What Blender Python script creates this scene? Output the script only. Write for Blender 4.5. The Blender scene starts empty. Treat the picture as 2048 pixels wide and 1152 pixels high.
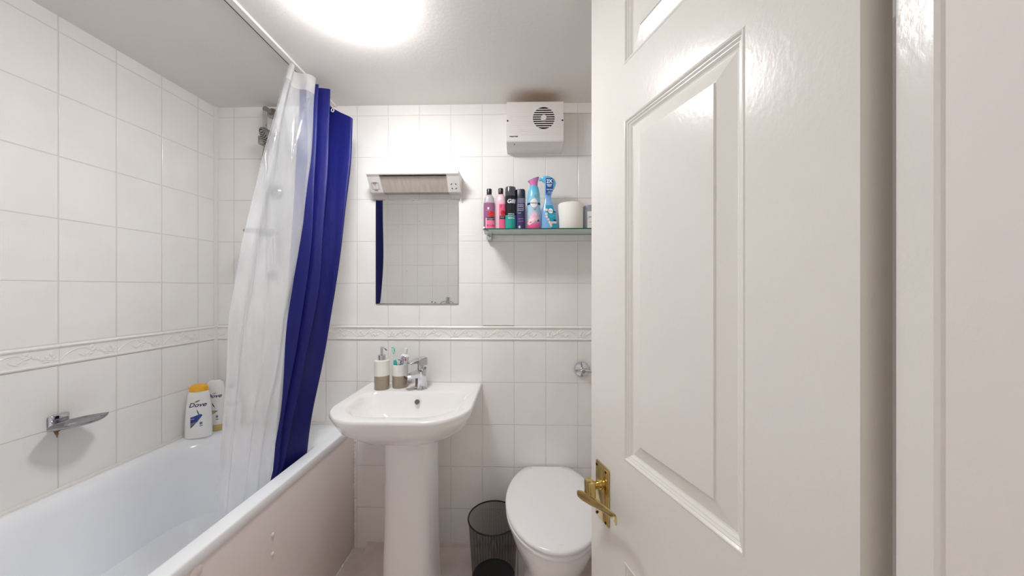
import bpy, bmesh, math, random
from mathutils import Vector, Matrix
random.seed(7)
C = bpy.context.scene.collection
R = math.radians
PSI = R(1.35)                      # camera yaw against the back wall's normal
F = 660.0                          # focal length in pixels of a 2048 wide frame
H = 1.24                           # camera height
D = 1.558                          # back wall
CEIL = 2.11
# ---------------------------------------------------------------- camera, world, exposure
cam = bpy.data.cameras.new('camera'); cam.sensor_width = 36; cam.lens = 36 * F / 2048; cam.clip_start = 0.01
co = bpy.data.objects.new('camera', cam); C.objects.link(co)
co.location = (0, 0, H); co.rotation_euler = (R(90), 0, PSI)
bpy.context.scene.camera = co
w = bpy.data.worlds.new('world'); bpy.context.scene.world = w; w.use_nodes = True
w.node_tree.nodes['Background'].inputs[0].default_value = (1, 0.97, 0.94, 1)
w.node_tree.nodes['Background'].inputs[1].default_value = 0.08
vs = bpy.context.scene.view_settings
vs.view_transform = 'Standard'; vs.look = 'None'; vs.gamma = 1; vs.use_curve_mapping = False
vs.exposure = 2.05
LAMP = 17.0                        # radiance of the ceiling lamp's diffuser
HALL = 0.0
try:
    cy = bpy.context.scene.cycles
    cy.max_bounces = 20; cy.diffuse_bounces = 14; cy.glossy_bounces = 6; cy.transparent_max_bounces = 24
    cy.transmission_bounces = 8; cy.caustics_reflective = False; cy.caustics_refractive = False
    cy.sample_clamp_indirect = 6
except Exception:
    pass

# ---------------------------------------------------------------- small maths
def c2r(x, y, z=0.0):              # metres right / ahead of the camera -> room axes
    return Vector((x * math.cos(PSI) - y * math.sin(PSI), x * math.sin(PSI) + y * math.cos(PSI), z))
def at_y(px, py, y):               # point of the room plane y = const seen at a place in the frame
    d = c2r((px - 1024) / F, 1.0); t = y / d.y
    return Vector((d.x * t, y, H + (576.5 - py) / F * t))
def at_z(px, py, z):
    t = (z - H) / ((576.5 - py) / F); d = c2r((px - 1024) / F, 1.0)
    return Vector((d.x * t, d.y * t, z))
XL = -1.465                        # left wall at the back corner
SKEW = 0.0192
def xl(y): return XL - (D - y) * SKEW
def lin(c):
    def f(v):
        v /= 255.0
        return v / 12.92 if v <= 0.04045 else ((v + 0.055) / 1.055) ** 2.4
    return (f(c[0]), f(c[1]), f(c[2]), 1.0)
def interp(tab, v):
    if v <= tab[0][0]: return tab[0][1]
    for (a, b), (c, d) in zip(tab, tab[1:]):
        if v <= c: return b + (d - b) * (v - a) / (c - a)
    return tab[-1][1]
def smooth_path(pts, n):
    out = []; P = [Vector(p) for p in pts]; m = len(P) - 1
    for i in range(n):
        t = i / (n - 1) * m; k = min(int(t), m - 1); u = t - k
        p0 = P[max(k - 1, 0)]; p1 = P[k]; p2 = P[k + 1]; p3 = P[min(k + 2, m)]
        out.append(0.5 * ((2 * p1) + (p2 - p0) * u + (2 * p0 - 5 * p1 + 4 * p2 - p3) * u * u + (3 * p1 - p0 - 3 * p2 + p3) * u ** 3))
    return out

# ---------------------------------------------------------------- materials
def nodes(m):
    m.use_nodes = True; nt = m.node_tree
    return nt, nt.nodes['Principled BSDF'], nt.nodes['Material Output']
def mat(name, col, rough=0.4, metal=0.0, noise=0.0, nscale=60, bump=0.0, bscale=200, stretch=(1, 1, 1), spec=0.5, coat=0.0, var=None, sub=0):
    m = bpy.data.materials.new(name); nt, p, o = nodes(m)
    c = lin(col); p.inputs['Base Color'].default_value = c
    p.inputs['Roughness'].default_value = rough; p.inputs['Metallic'].default_value = metal
    p.inputs['Specular IOR Level'].default_value = spec; p.inputs['Coat Weight'].default_value = coat
    p.inputs['Coat Roughness'].default_value = 0.08
    tc = nt.nodes.new('ShaderNodeTexCoord'); mp = nt.nodes.new('ShaderNodeMapping')
    mp.inputs['Scale'].default_value = stretch; nt.links.new(tc.outputs['Object'], mp.inputs[0])
    if noise or var:
        n = nt.nodes.new('ShaderNodeTexNoise'); n.inputs['Scale'].default_value = nscale; n.inputs['Detail'].default_value = 4
        nt.links.new(mp.outputs[0], n.inputs['Vector'])
        mx = nt.nodes.new('ShaderNodeMix'); mx.data_type = 'RGBA'
        v = lin(var) if var else tuple(c[i] * (1 - noise) for i in range(3)) + (1,)
        mx.inputs[6].default_value = c; mx.inputs[7].default_value = v
        rp = nt.nodes.new('ShaderNodeValToRGB'); rp.color_ramp.elements[0].position = 0.42; rp.color_ramp.elements[1].position = 0.68
        nt.links.new(n.outputs['Fac'], rp.inputs[0]); nt.links.new(rp.outputs[0], mx.inputs[0])
        nt.links.new(mx.outputs[2], p.inputs['Base Color'])
    if bump:
        n = nt.nodes.new('ShaderNodeTexNoise'); n.inputs['Scale'].default_value = bscale; n.inputs['Detail'].default_value = 3
        nt.links.new(mp.outputs[0], n.inputs['Vector'])
        b = nt.nodes.new('ShaderNodeBump'); b.inputs['Strength'].default_value = 1; b.inputs['Distance'].default_value = bump
        nt.links.new(n.outputs['Fac'], b.inputs['Height']); nt.links.new(b.outputs[0], p.inputs['Normal'])
    return m
class NB:                          # little expression builder for tile shaders
    def __init__(s, nt): s.nt = nt
    def m(s, op, *a):
        n = s.nt.nodes.new('ShaderNodeMath'); n.operation = op
        for i, v in enumerate(a):
            if isinstance(v, (int, float)): n.inputs[i].default_value = v
            else: s.nt.links.new(v, n.inputs[i])
        return n.outputs[0]
    def sm(s, v, a, b, lo=0.0, hi=1.0):
        n = s.nt.nodes.new('ShaderNodeMapRange'); n.interpolation_type = 'SMOOTHSTEP'
        s.nt.links.new(v, n.inputs[0])
        for i, q in enumerate((a, b, lo, hi)): n.inputs[1 + i].default_value = q
        return n.outputs[0]
def tile_mat(name, x0, emboss, col=(238, 237, 235)):
    m = bpy.data.materials.new(name); nt, p, o = nodes(m); B = NB(nt)
    tc = nt.nodes.new('ShaderNodeTexCoord'); sp = nt.nodes.new('ShaderNodeSeparateXYZ'); nt.links.new(tc.outputs['Object'], sp.inputs[0])
    x, z = sp.outputs[0], sp.outputs[2]
    u = B.m('DIVIDE', B.m('SUBTRACT', x, x0), 0.15); fu = B.m('FRACT', u); iu = B.m('FLOOR', u)
    up = B.m('GREATER_THAN', z, 1.027)
    zz = B.m('ADD', B.m('MULTIPLY', up, B.m('SUBTRACT', z, 1.0613)), B.m('MULTIPLY', B.m('SUBTRACT', 1, up), B.m('SUBTRACT', z, 0.993)))
    v = B.m('DIVIDE', zz, 0.2); fv = B.m('FRACT', v); iv = B.m('FLOOR', v)
    du = B.m('MULTIPLY', B.m('MINIMUM', fu, B.m('SUBTRACT', 1, fu)), 0.15)
    dv = B.m('MULTIPLY', B.m('MINIMUM', fv, B.m('SUBTRACT', 1, fv)), 0.2)
    d = B.m('MINIMUM', du, dv)
    h = B.m('MULTIPLY', B.sm(d, 0.0005, 0.0026), 0.8)
    if emboss:
        for c_, w_ in ((0.030, 0.0022), (0.040, 0.0015), (0.050, 0.0022)):
            r = B.sm(B.m('ABSOLUTE', B.m('SUBTRACT', d, c_)), 0.0, w_, 1, 0)
            h = B.m('ADD', h, B.m('MULTIPLY', r, emboss))
    # every tile sits a touch differently
    wn = nt.nodes.new('ShaderNodeTexWhiteNoise'); wn.noise_dimensions = '2D'
    cb = nt.nodes.new('ShaderNodeCombineXYZ'); nt.links.new(iu, cb.inputs[0]); nt.links.new(B.m('ADD', iv, B.m('MULTIPLY', up, 20)), cb.inputs[1])
    nt.links.new(cb.outputs[0], wn.inputs['Vector'])
    sc = nt.nodes.new('ShaderNodeSeparateXYZ'); nt.links.new(wn.outputs['Color'], sc.inputs[0])
    tilt = B.m('ADD', B.m('MULTIPLY', B.m('SUBTRACT', sc.outputs[0], 0.5), fu), B.m('MULTIPLY', B.m('SUBTRACT', sc.outputs[1], 0.5), fv))
    h = B.m('ADD', h, B.m('MULTIPLY', tilt, 0.9))
    n = nt.nodes.new('ShaderNodeTexNoise'); n.inputs['Scale'].default_value = 14; nt.links.new(tc.outputs['Object'], n.inputs['Vector'])
    h = B.m('ADD', h, B.m('MULTIPLY', n.outputs['Fac'], 0.5))
    b = nt.nodes.new('ShaderNodeBump'); b.inputs['Strength'].default_value = 1; b.inputs['Distance'].default_value = 0.0011
    nt.links.new(h, b.inputs['Height']); nt.links.new(b.outputs[0], p.inputs['Normal'])
    g = B.sm(d, 0.0007, 0.0015)
    n2 = nt.nodes.new('ShaderNodeTexNoise'); n2.inputs['Scale'].default_value = 5; n2.inputs['Detail'].default_value = 3; nt.links.new(tc.outputs['Object'], n2.inputs['Vector'])
    base = nt.nodes.new('ShaderNodeMix'); base.data_type = 'RGBA'; base.inputs[6].default_value = lin(col)
    base.inputs[7].default_value = lin((col[0] - 3, col[1] - 4, col[2] - 5)); nt.links.new(B.sm(n2.outputs['Fac'], 0.4, 0.7), base.inputs[0])
    mx = nt.nodes.new('ShaderNodeMix'); mx.data_type = 'RGBA'; mx.inputs[6].default_value = lin((219, 214, 208))
    nt.links.new(base.outputs[2], mx.inputs[7]); nt.links.new(g, mx.inputs[0]); nt.links.new(mx.outputs[2], p.inputs['Base Color'])
    nt.links.new(B.sm(g, 0, 1, 0.7, 0.16), p.inputs['Roughness'])
    return m
CER = mat('white_ceramic', (240, 239, 238), 0.07, coat=0.3)
ACR = mat('white_acrylic', (242, 245, 249), 0.16, noise=0.015, nscale=9)
SEATM = mat('white_seat_plastic', (238, 238, 239), 0.22)
PLW = mat('white_plastic', (226, 221, 218), 0.35, noise=0.02, nscale=40)
CHR = mat('chrome', (215, 217, 222), 0.06, 1.0)
SATIN = mat('dull_chrome', (170, 168, 168), 0.3, 1.0, noise=0.2, nscale=90)
BRASS = mat('polished_brass', (214, 190, 128), 0.16, 1.0, noise=0.2, nscale=30)
BLK = mat('black_plastic', (24, 24, 28), 0.3)
DARK = mat('dark_hollow', (28, 18, 18), 0.8)
PAINT = mat('gloss_paint', (235, 232, 227), 0.22, bump=0.0003, bscale=130, stretch=(1, 1, 0.55), spec=0.5)
CEILM = mat('ceiling_paint', (214, 208, 204), 0.85, noise=0.03, nscale=3, bump=0.0005, bscale=80)
WALLM = mat('wall_paint', (232, 226, 222), 0.6, noise=0.02, nscale=4, bump=0.0003, bscale=90)
PANELM = mat('bath_panel_paint', (228, 218, 215), 0.32, noise=0.03, nscale=3)
SILI = mat('white_silicone', (228, 226, 222), 0.3)
VINYL = mat('floor_vinyl', (222, 213, 210), 0.45, noise=0.06, nscale=12, var=(212, 201, 198))
RUST = mat('rust_stain', (150, 112, 70), 0.8, noise=0.4, nscale=300)
CREAM = mat('cream_ceramic', (232, 230, 225), 0.15, coat=0.2)
TAUPE = mat('taupe_glaze', (158, 144, 126), 0.12, coat=0.3)
PAPER = mat('tissue_paper', (240, 236, 231), 0.9, bump=0.0002, bscale=500)
def emis(name, col, s):
    m = bpy.data.materials.new(name); nt, p, o = nodes(m)
    p.inputs['Base Color'].default_value = (0.9, 0.9, 0.9, 1)
    p.inputs['Emission Color'].default_value = (*col, 1); p.inputs['Emission Strength'].default_value = s
    tc = nt.nodes.new('ShaderNodeTexCoord')
    return m
def glass_mat(name, tint, fac, rough=0.03, gloss_rough=0.05):
    m = bpy.data.materials.new(name); nt, p, o = nodes(m)
    tr = nt.nodes.new('ShaderNodeBsdfTransparent'); tr.inputs[0].default_value = lin(tint)
    p.inputs['Base Color'].default_value = lin(tint); p.inputs['Roughness'].default_value = gloss_rough
    mx = nt.nodes.new('ShaderNodeMixShader'); fr = nt.nodes.new('ShaderNodeFresnel'); fr.inputs[0].default_value = 1.5
    a = nt.nodes.new('ShaderNodeMath'); a.operation = 'ADD'; a.inputs[1].default_value = fac; a.use_clamp = True
    nt.links.new(fr.outputs[0], a.inputs[0]); nt.links.new(a.outputs[0], mx.inputs[0])
    nt.links.new(tr.outputs[0], mx.inputs[1]); nt.links.new(p.outputs[0], mx.inputs[2]); nt.links.new(mx.outputs[0], o.inputs[0])
    return m
def film_mat(name, col, fac, rough, bump, bscale, stretch):
    m = bpy.data.materials.new(name); nt, p, o = nodes(m)
    p.inputs['Base Color'].default_value = lin(col); p.inputs['Roughness'].default_value = rough
    p.inputs['Specular IOR Level'].default_value = 0.9
    tl = nt.nodes.new('ShaderNodeBsdfTranslucent'); tl.inputs[0].default_value = lin(col)
    ms = nt.nodes.new('ShaderNodeMixShader'); ms.inputs[0].default_value = 0.35
    nt.links.new(p.outputs[0], ms.inputs[1]); nt.links.new(tl.outputs[0], ms.inputs[2])
    tr = nt.nodes.new('ShaderNodeBsdfTransparent'); tr.inputs[0].default_value = (0.97, 0.98, 0.99, 1)
    tc = nt.nodes.new('ShaderNodeTexCoord'); mp = nt.nodes.new('ShaderNodeMapping'); mp.inputs['Scale'].default_value = stretch
    nt.links.new(tc.outputs['Object'], mp.inputs[0])
    n = nt.nodes.new('ShaderNodeTexNoise'); n.inputs['Scale'].default_value = bscale; n.inputs['Detail'].default_value = 5
    nt.links.new(mp.outputs[0], n.inputs['Vector'])
    b = nt.nodes.new('ShaderNodeBump'); b.inputs['Distance'].default_value = bump; b.inputs['Strength'].default_value = 1
    nt.links.new(n.outputs['Fac'], b.inputs['Height']); nt.links.new(b.outputs[0], p.inputs['Normal'])
    B = NB(nt)
    n2 = nt.nodes.new('ShaderNodeTexNoise'); n2.inputs['Scale'].default_value = 6; n2.inputs['Detail'].default_value = 6
    nt.links.new(mp.outputs[0], n2.inputs['Vector'])
    lw = nt.nodes.new('ShaderNodeLayerWeight'); lw.inputs[0].default_value = 0.35
    sz = nt.nodes.new('ShaderNodeSeparateXYZ'); nt.links.new(tc.outputs['Object'], sz.inputs[0])
    fac = B.m('ADD', fac, B.sm(B.m('ADD', sz.outputs[2], B.m('MULTIPLY', n2.outputs['Fac'], 0.3)), 1.95, 1.35, 0, 0.36))
    f = B.m('ADD', B.m('MULTIPLY', B.sm(n2.outputs['Fac'], 0.35, 0.7), 0.12), B.m('ADD', fac, B.m('MULTIPLY', lw.outputs['Facing'], 0.25)))
    mx = nt.nodes.new('ShaderNodeMixShader'); nt.links.new(f, mx.inputs[0])
    nt.links.new(tr.outputs[0], mx.inputs[1]); nt.links.new(ms.outputs[0], mx.inputs[2]); nt.links.new(mx.outputs[0], o.inputs[0])
    return m
FILM = film_mat('clear_plastic_film', (236, 238, 242), 0.24, 0.09, 0.016, 4, (3, 3, 0.8))
HEM = film_mat('milky_hem', (232, 230, 230), 0.48, 0.3, 0.002, 20, (1, 1, 1))
def cloth_mat(name, col):
    m = mat(name, col, 0.5, bump=0.006, bscale=7, stretch=(2.2, 2.2, 0.7), spec=0.3)
    return m
BLUE = cloth_mat('blue_polyester', (20, 24, 98))

# ---------------------------------------------------------------- mesh helpers
def obj(name, bm, m, parent=None, loc=None, smooth=True, ang=35):
    me = bpy.data.meshes.new(name)
    bmesh.ops.recalc_face_normals(bm, faces=bm.faces[:])
    bm.to_mesh(me); bm.free()
    ms = m if isinstance(m, (list, tuple)) else [m]
    for q in ms: me.materials.append(q)
    if smooth:
        for f in me.polygons: f.use_smooth = True
        try: me.set_sharp_from_angle(angle=R(ang))
        except Exception: pass
    o = bpy.data.objects.new(name, me); C.objects.link(o)
    if loc is not None: o.location = loc
    if parent is not None: o.parent = parent
    return o
def tag(o, label, cat, group=None, kind=None):
    if label: o['label'] = label
    if cat: o['category'] = cat
    if group: o['group'] = group
    if kind: o['kind'] = kind
    return o
def empty(name, loc, label, cat, rz=0.0, group=None):
    o = bpy.data.objects.new(name, None); C.objects.link(o); o.location = loc; o.rotation_euler = (0, 0, rz)
    o.empty_display_size = 0.02
    return tag(o, label, cat, group)
def nbm(): return bmesh.new()
def box(bm, a, b, bev=0.0, seg=2, M=None):
    t = bmesh.new()
    bmesh.ops.create_cube(t, size=1)
    ctr = (Vector(a) + Vector(b)) / 2; s = Vector(b) - Vector(a)
    for v in t.verts: v.co = Vector((v.co.x * s.x, v.co.y * s.y, v.co.z * s.z)) + ctr
    if bev: bmesh.ops.bevel(t, geom=t.edges[:], offset=bev, segments=seg, profile=0.5, affect='EDGES')
    return merge(bm, t, M)
def merge(bm, t, M=None):
    vm = {}
    for v in t.verts: vm[v] = bm.verts.new(M @ v.co if M else v.co)
    for f in t.faces:
        try:
            g = bm.faces.new([vm[v] for v in f.verts]); g.material_index = f.material_index
        except ValueError: pass
    t.free(); return bm
def loft(bm, rings, closed=True, cap0=False, cap1=False, mi=0):
    V = [[bm.verts.new(p) for p in r] for r in rings]; n = len(rings[0])
    for a, b in zip(V, V[1:]):
        for i in range(n if closed else n - 1):
            j = (i + 1) % n
            f = bm.faces.new((a[i], a[j], b[j], b[i])); f.material_index = mi
    if cap0: bm.faces.new(V[0][::-1]).material_index = mi
    if cap1: bm.faces.new(V[-1]).material_index = mi
    return V
def lathe(bm, prof, seg=32, ctr=(0, 0, 0), sx=1, sy=1, M=None, cap0=True, cap1=True, power=2.0, mi=0):
    rings = []
    for r, z in prof:
        ring = []
        for i in range(seg):
            a = 2 * math.pi * i / seg; c, s = math.cos(a), math.sin(a)
            k = 1.0 if power == 2.0 else (abs(c) ** power + abs(s) ** power) ** (-1 / power)
            p = Vector((c * r * sx * k + ctr[0], s * r * sy * k + ctr[1], z + ctr[2]))
            ring.append(M @ p if M else p)
        rings.append(ring)
    loft(bm, rings, True, cap0, cap1, mi); return bm
def tube(bm, pts, r, seg=10, caps=True):
    P = [Vector(p) for p in pts]; rings = []; up = None
    for i, p in enumerate(P):
        t = (P[min(i + 1, len(P) - 1)] - P[max(i - 1, 0)]).normalized()
        if up is None:
            up = Vector((0, 0, 1)) if abs(t.z) < 0.9 else Vector((1, 0, 0))
        a = t.cross(up).normalized(); b = a.cross(t).normalized(); up = b
        rr = r[i] if isinstance(r, (list, tuple)) else r
        rings.append([p + (a * math.cos(q) + b * math.sin(q)) * rr for q in [2 * math.pi * k / seg for k in range(seg)]])
    loft(bm, rings, True, caps, caps); return bm
def ball(bm, c, s, seg=12, M=None):
    t = bmesh.new(); bmesh.ops.create_uvsphere(t, u_segments=seg, v_segments=max(6, seg // 2), radius=1)
    for v in t.verts: v.co = Vector((v.co.x * s[0], v.co.y * s[1], v.co.z * s[2]))
    return merge(bm, t, Matrix.Translation(Vector(c)) @ (M if M else Matrix.Identity(4)))
def rrect(x0, x1, y0, y1, r, z, n=8):       # rounded rectangle outline, r = radii of the four corners (--, +-, ++, -+)
    if not isinstance(r, (list, tuple)): r = [r] * 4
    out = []
    for k, (cx, cy, sx, sy) in enumerate(((x0, y0, 1, 1), (x1, y0, -1, 1), (x1, y1, -1, -1), (x0, y1, 1, -1))):
        rr = r[k]; a0 = (180, 270, 0, 90)[k]
        for i in range(n + 1):
            a = R(a0 + 90 * i / n)
            out.append(Vector((cx + sx * rr + math.cos(a) * rr, cy + sy * rr + math.sin(a) * rr, z)))
    return out
def text_bm(s, size, ext=0.0002, shear=0.0, bold=0.0):
    cu = bpy.data.curves.new('lettering', 'FONT'); cu.body = s; cu.size = size; cu.extrude = ext; cu.align_x = 'CENTER'; cu.align_y = 'CENTER'
    cu.resolution_u = 3; cu.shear = shear; cu.offset = bold
    o = bpy.data.objects.new('lettering', cu); C.objects.link(o)
    dg = bpy.context.evaluated_depsgraph_get(); me = bpy.data.meshes.new_from_object(o.evaluated_get(dg))
    bm = bmesh.new(); bm.from_mesh(me); bpy.data.objects.remove(o); bpy.data.curves.remove(cu); bpy.data.meshes.remove(me)
    return bm
INK = {}
def ink(col, rough=0.4):
    if (col, rough) not in INK: INK[(col, rough)] = mat('print_%d_%d_%d' % col, col, rough, noise=0.03)
    return INK[(col, rough)]
def flat_text(s, size, M, col, parent, name='lettering', shear=0.0, bold=0.0, ext=0.0002):
    bm = text_bm(s, size, ext, shear, bold)
    for v in bm.verts: v.co = M @ v.co
    return obj(name, bm, ink(col), parent, smooth=False)
class Bottle:                      # a container with a superelliptic section; its front faces local -y
    def __init__(s, name, loc, rz, label, cat, rx, ry, prof, m, power=2.0, group=None, part='body', seg=36, dx=None):
        s.e = empty(name, loc, label, cat, rz, group); s.rx, s.ry, s.prof, s.pw, s.dx = rx, ry, prof, power, dx
        bm = nbm(); rings = []
        for k, z in prof:
            rings.append([s.pt(2 * math.pi * i / seg, z, 0, k) for i in range(seg)])
        loft(bm, rings, True, True, True); s.body = obj(part, bm, m, s.e)
    def pt(s, th, z, off=0.0, k=None):
        if k is None: k = interp([(b, a) for a, b in s.prof], z)
        x, y = math.sin(th), -math.cos(th)
        q = (abs(x) ** s.pw + abs(y) ** s.pw) ** (-1 / s.pw) if s.pw != 2 else 1.0
        p = Vector((x * q * s.rx * k, y * q * s.ry * k, z)); nrm = Vector((x / s.rx, y / s.ry, 0)).normalized()
        if s.dx: p.x += interp(s.dx, z)
        return p + nrm * off
    def sf(s, u, v, off):          # u metres across the front
        k = interp([(b, a) for a, b in s.prof], v); rr = s.rx * k
        sn = max(-0.995, min(0.995, u / rr)); th = math.asin(sn)
        if s.pw != 2:
            th = math.atan2(sn, (1 - abs(sn) ** s.pw) ** (1 / s.pw))
        return s.pt(th, v, off)
    def patch(s, name, u0, u1, v0, v1, m, off=0.0005, shape=None, nu=16, nv=10):
        bm = nbm(); V = []
        for j in range(nv + 1):
            t = j / nv; row = []
            for i in range(nu + 1):
                a = i / nu; uu = u0 + (u1 - u0) * a; vv = v0 + (v1 - v0) * t
                if shape == 'disc':
                    cx, cz = (u0 + u1) / 2, (v0 + v1) / 2; X, Y = 2 * a - 1, 2 * t - 1
                    uu = cx + (u1 - u0) / 2 * X * math.sqrt(max(0, 1 - Y * Y / 2)); vv = cz + (v1 - v0) / 2 * Y * math.sqrt(max(0, 1 - X * X / 2))
                elif shape: uu, vv = shape(a, t)
                row.append(bm.verts.new(s.sf(uu, vv, off)))
            V.append(row)
        for j in range(nv):
            for i in range(nu):
                bm.faces.new((V[j][i], V[j][i + 1], V[j + 1][i + 1], V[j + 1][i]))
        return obj(name, bm, m, s.e)
    def text(s, t, size, u, v, col, off=0.0011, shear=0.0, bold=0.0, rot=0.0, name='lettering'):
        bm = text_bm(t, size, 0.0001, shear, bold); c, n = math.cos(rot), math.sin(rot)
        for q in bm.verts:
            x, y = q.co.x * c - q.co.y * n, q.co.x * n + q.co.y * c
            q.co = s.sf(u + x, v + y, off + q.co.z)
        return obj(name, bm, ink(col), s.e, smooth=False)

# ================================================================ THE SETTING
def plain(name, pts, m, thick, kind='structure'):
    bm = nbm(); V = [bm.verts.new(p) for p in pts]; f = bm.faces.new(V)
    n = f.normal if f.normal.length else None
    bm.normal_update(); n = f.normal.copy()
    r = bmesh.ops.extrude_face_region(bm, geom=[f])
    for v in [g for g in r['geom'] if isinstance(g, bmesh.types.BMVert)]: v.co -= n * thick
    return tag(obj(name, bm, m, smooth=False), None, None, kind=kind)
Y0 = -0.10                         # the wall behind the camera
XR = 0.440                         # right wall
TB = tile_mat('wall_tile', 0.273, 0.13)
TLM = tile_mat('side_wall_tile', 0.087, 0.06)
TNM = tile_mat('end_wall_tile', 0.05, 0.06)
bm = nbm(); box(bm, (XL - 0.1, D, -0.05), (XR + 0.1, D + 0.1, CEIL + 0.1)); tag(obj('wall_back', bm, TB, smooth=False), None, None, kind='structure')
# left wall: local x runs along the wall from the corner towards the camera
wl = bpy.data.objects
bm = nbm(); box(bm, (-0.12, -0.1, -0.05), (D - Y0 + 0.1, 0, CEIL + 0.1))
o = tag(obj('wall_left', bm, TLM, smooth=False), None, None, kind='structure')
o.location = (XL, D, 0); LANG = math.atan2(-1.0, -SKEW); o.rotation_euler = (0, 0, LANG)
ML = Matrix.Translation((XL, D, 0)) @ Matrix.Rotation(LANG, 4, 'Z')        # (along, away from wall, up)
bm = nbm(); box(bm, (XL - 0.15, Y0 - 0.1, -0.05), (XR + 0.1, Y0, CEIL + 0.1)); tag(obj('wall_front', bm, TNM, smooth=False), None, None, kind='structure')
# right wall with the doorway
HX, HY = c2r(0.403, 0.382).x, c2r(0.403, 0.382).y
DY0, DY1 = 0.377, 1.03
bm = nbm()
box(bm, (XR - 0.0175, Y0 - 0.1, -0.05), (XR + 0.1, DY0 - 0.0395, CEIL + 0.1)); box(bm, (XR, DY0 - 0.05, -0.05), (XR + 0.1, DY0 - 0.006, CEIL + 0.1)); box(bm, (XR, DY1, -0.05), (XR + 0.1, D + 0.1, CEIL + 0.1))
tag(obj('wall_right', bm, WALLM, smooth=False), None, None, kind='structure')
bm = nbm(); box(bm, (XL - 0.2, Y0 - 0.2, -0.06), (XR + 0.2, D + 0.2, 0)); tag(obj('floor', bm, VINYL, smooth=False), None, None, kind='structure')
# ceiling paint with a soft-edged brown patch above the fan
cm = mat('ceiling_paint_brown_patch', (226, 223, 219), 0.85, noise=0.03, nscale=3, bump=0.0005, bscale=80)
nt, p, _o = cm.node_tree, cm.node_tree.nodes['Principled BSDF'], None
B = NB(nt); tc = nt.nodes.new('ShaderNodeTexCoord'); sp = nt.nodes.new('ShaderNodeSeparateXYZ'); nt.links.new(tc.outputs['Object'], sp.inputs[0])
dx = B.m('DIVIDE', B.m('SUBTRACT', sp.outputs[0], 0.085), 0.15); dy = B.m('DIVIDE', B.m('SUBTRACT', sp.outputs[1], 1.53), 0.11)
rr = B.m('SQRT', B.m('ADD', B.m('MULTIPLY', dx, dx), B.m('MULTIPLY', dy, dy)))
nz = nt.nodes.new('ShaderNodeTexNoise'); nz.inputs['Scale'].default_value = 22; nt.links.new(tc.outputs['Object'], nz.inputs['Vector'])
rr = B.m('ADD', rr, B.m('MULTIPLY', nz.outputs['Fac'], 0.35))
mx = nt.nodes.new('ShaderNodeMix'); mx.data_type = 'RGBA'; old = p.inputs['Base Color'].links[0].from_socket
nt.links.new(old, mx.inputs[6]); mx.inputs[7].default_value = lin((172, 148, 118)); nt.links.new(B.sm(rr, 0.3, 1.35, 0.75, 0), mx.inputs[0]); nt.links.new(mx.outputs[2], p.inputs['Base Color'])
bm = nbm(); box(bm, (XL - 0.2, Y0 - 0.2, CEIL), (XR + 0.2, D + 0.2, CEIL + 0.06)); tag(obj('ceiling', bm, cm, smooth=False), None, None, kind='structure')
# baseboard: coved vinyl upstand
bm = nbm(); pr = [(0.0, 0.0), (0.045, 0.0), (0.022, 0.004), (0.008, 0.014), (0.003, 0.03), (0.0, 0.032)]
loft(bm, [[Vector((x, D - a, b)) for a, b in pr] for x in (-0.73, XR)], True, True, True)
tag(obj('baseboard_back', bm, VINYL), None, None, kind='structure')
# white sealant in the corner
bm = nbm(); tube(bm, [(XL + 0.003, D - 0.003, 0.55), (XL + 0.003, D - 0.003, CEIL)], 0.010, 8); tag(obj('trim_3', bm, SILI), None, None, kind='structure')
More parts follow.
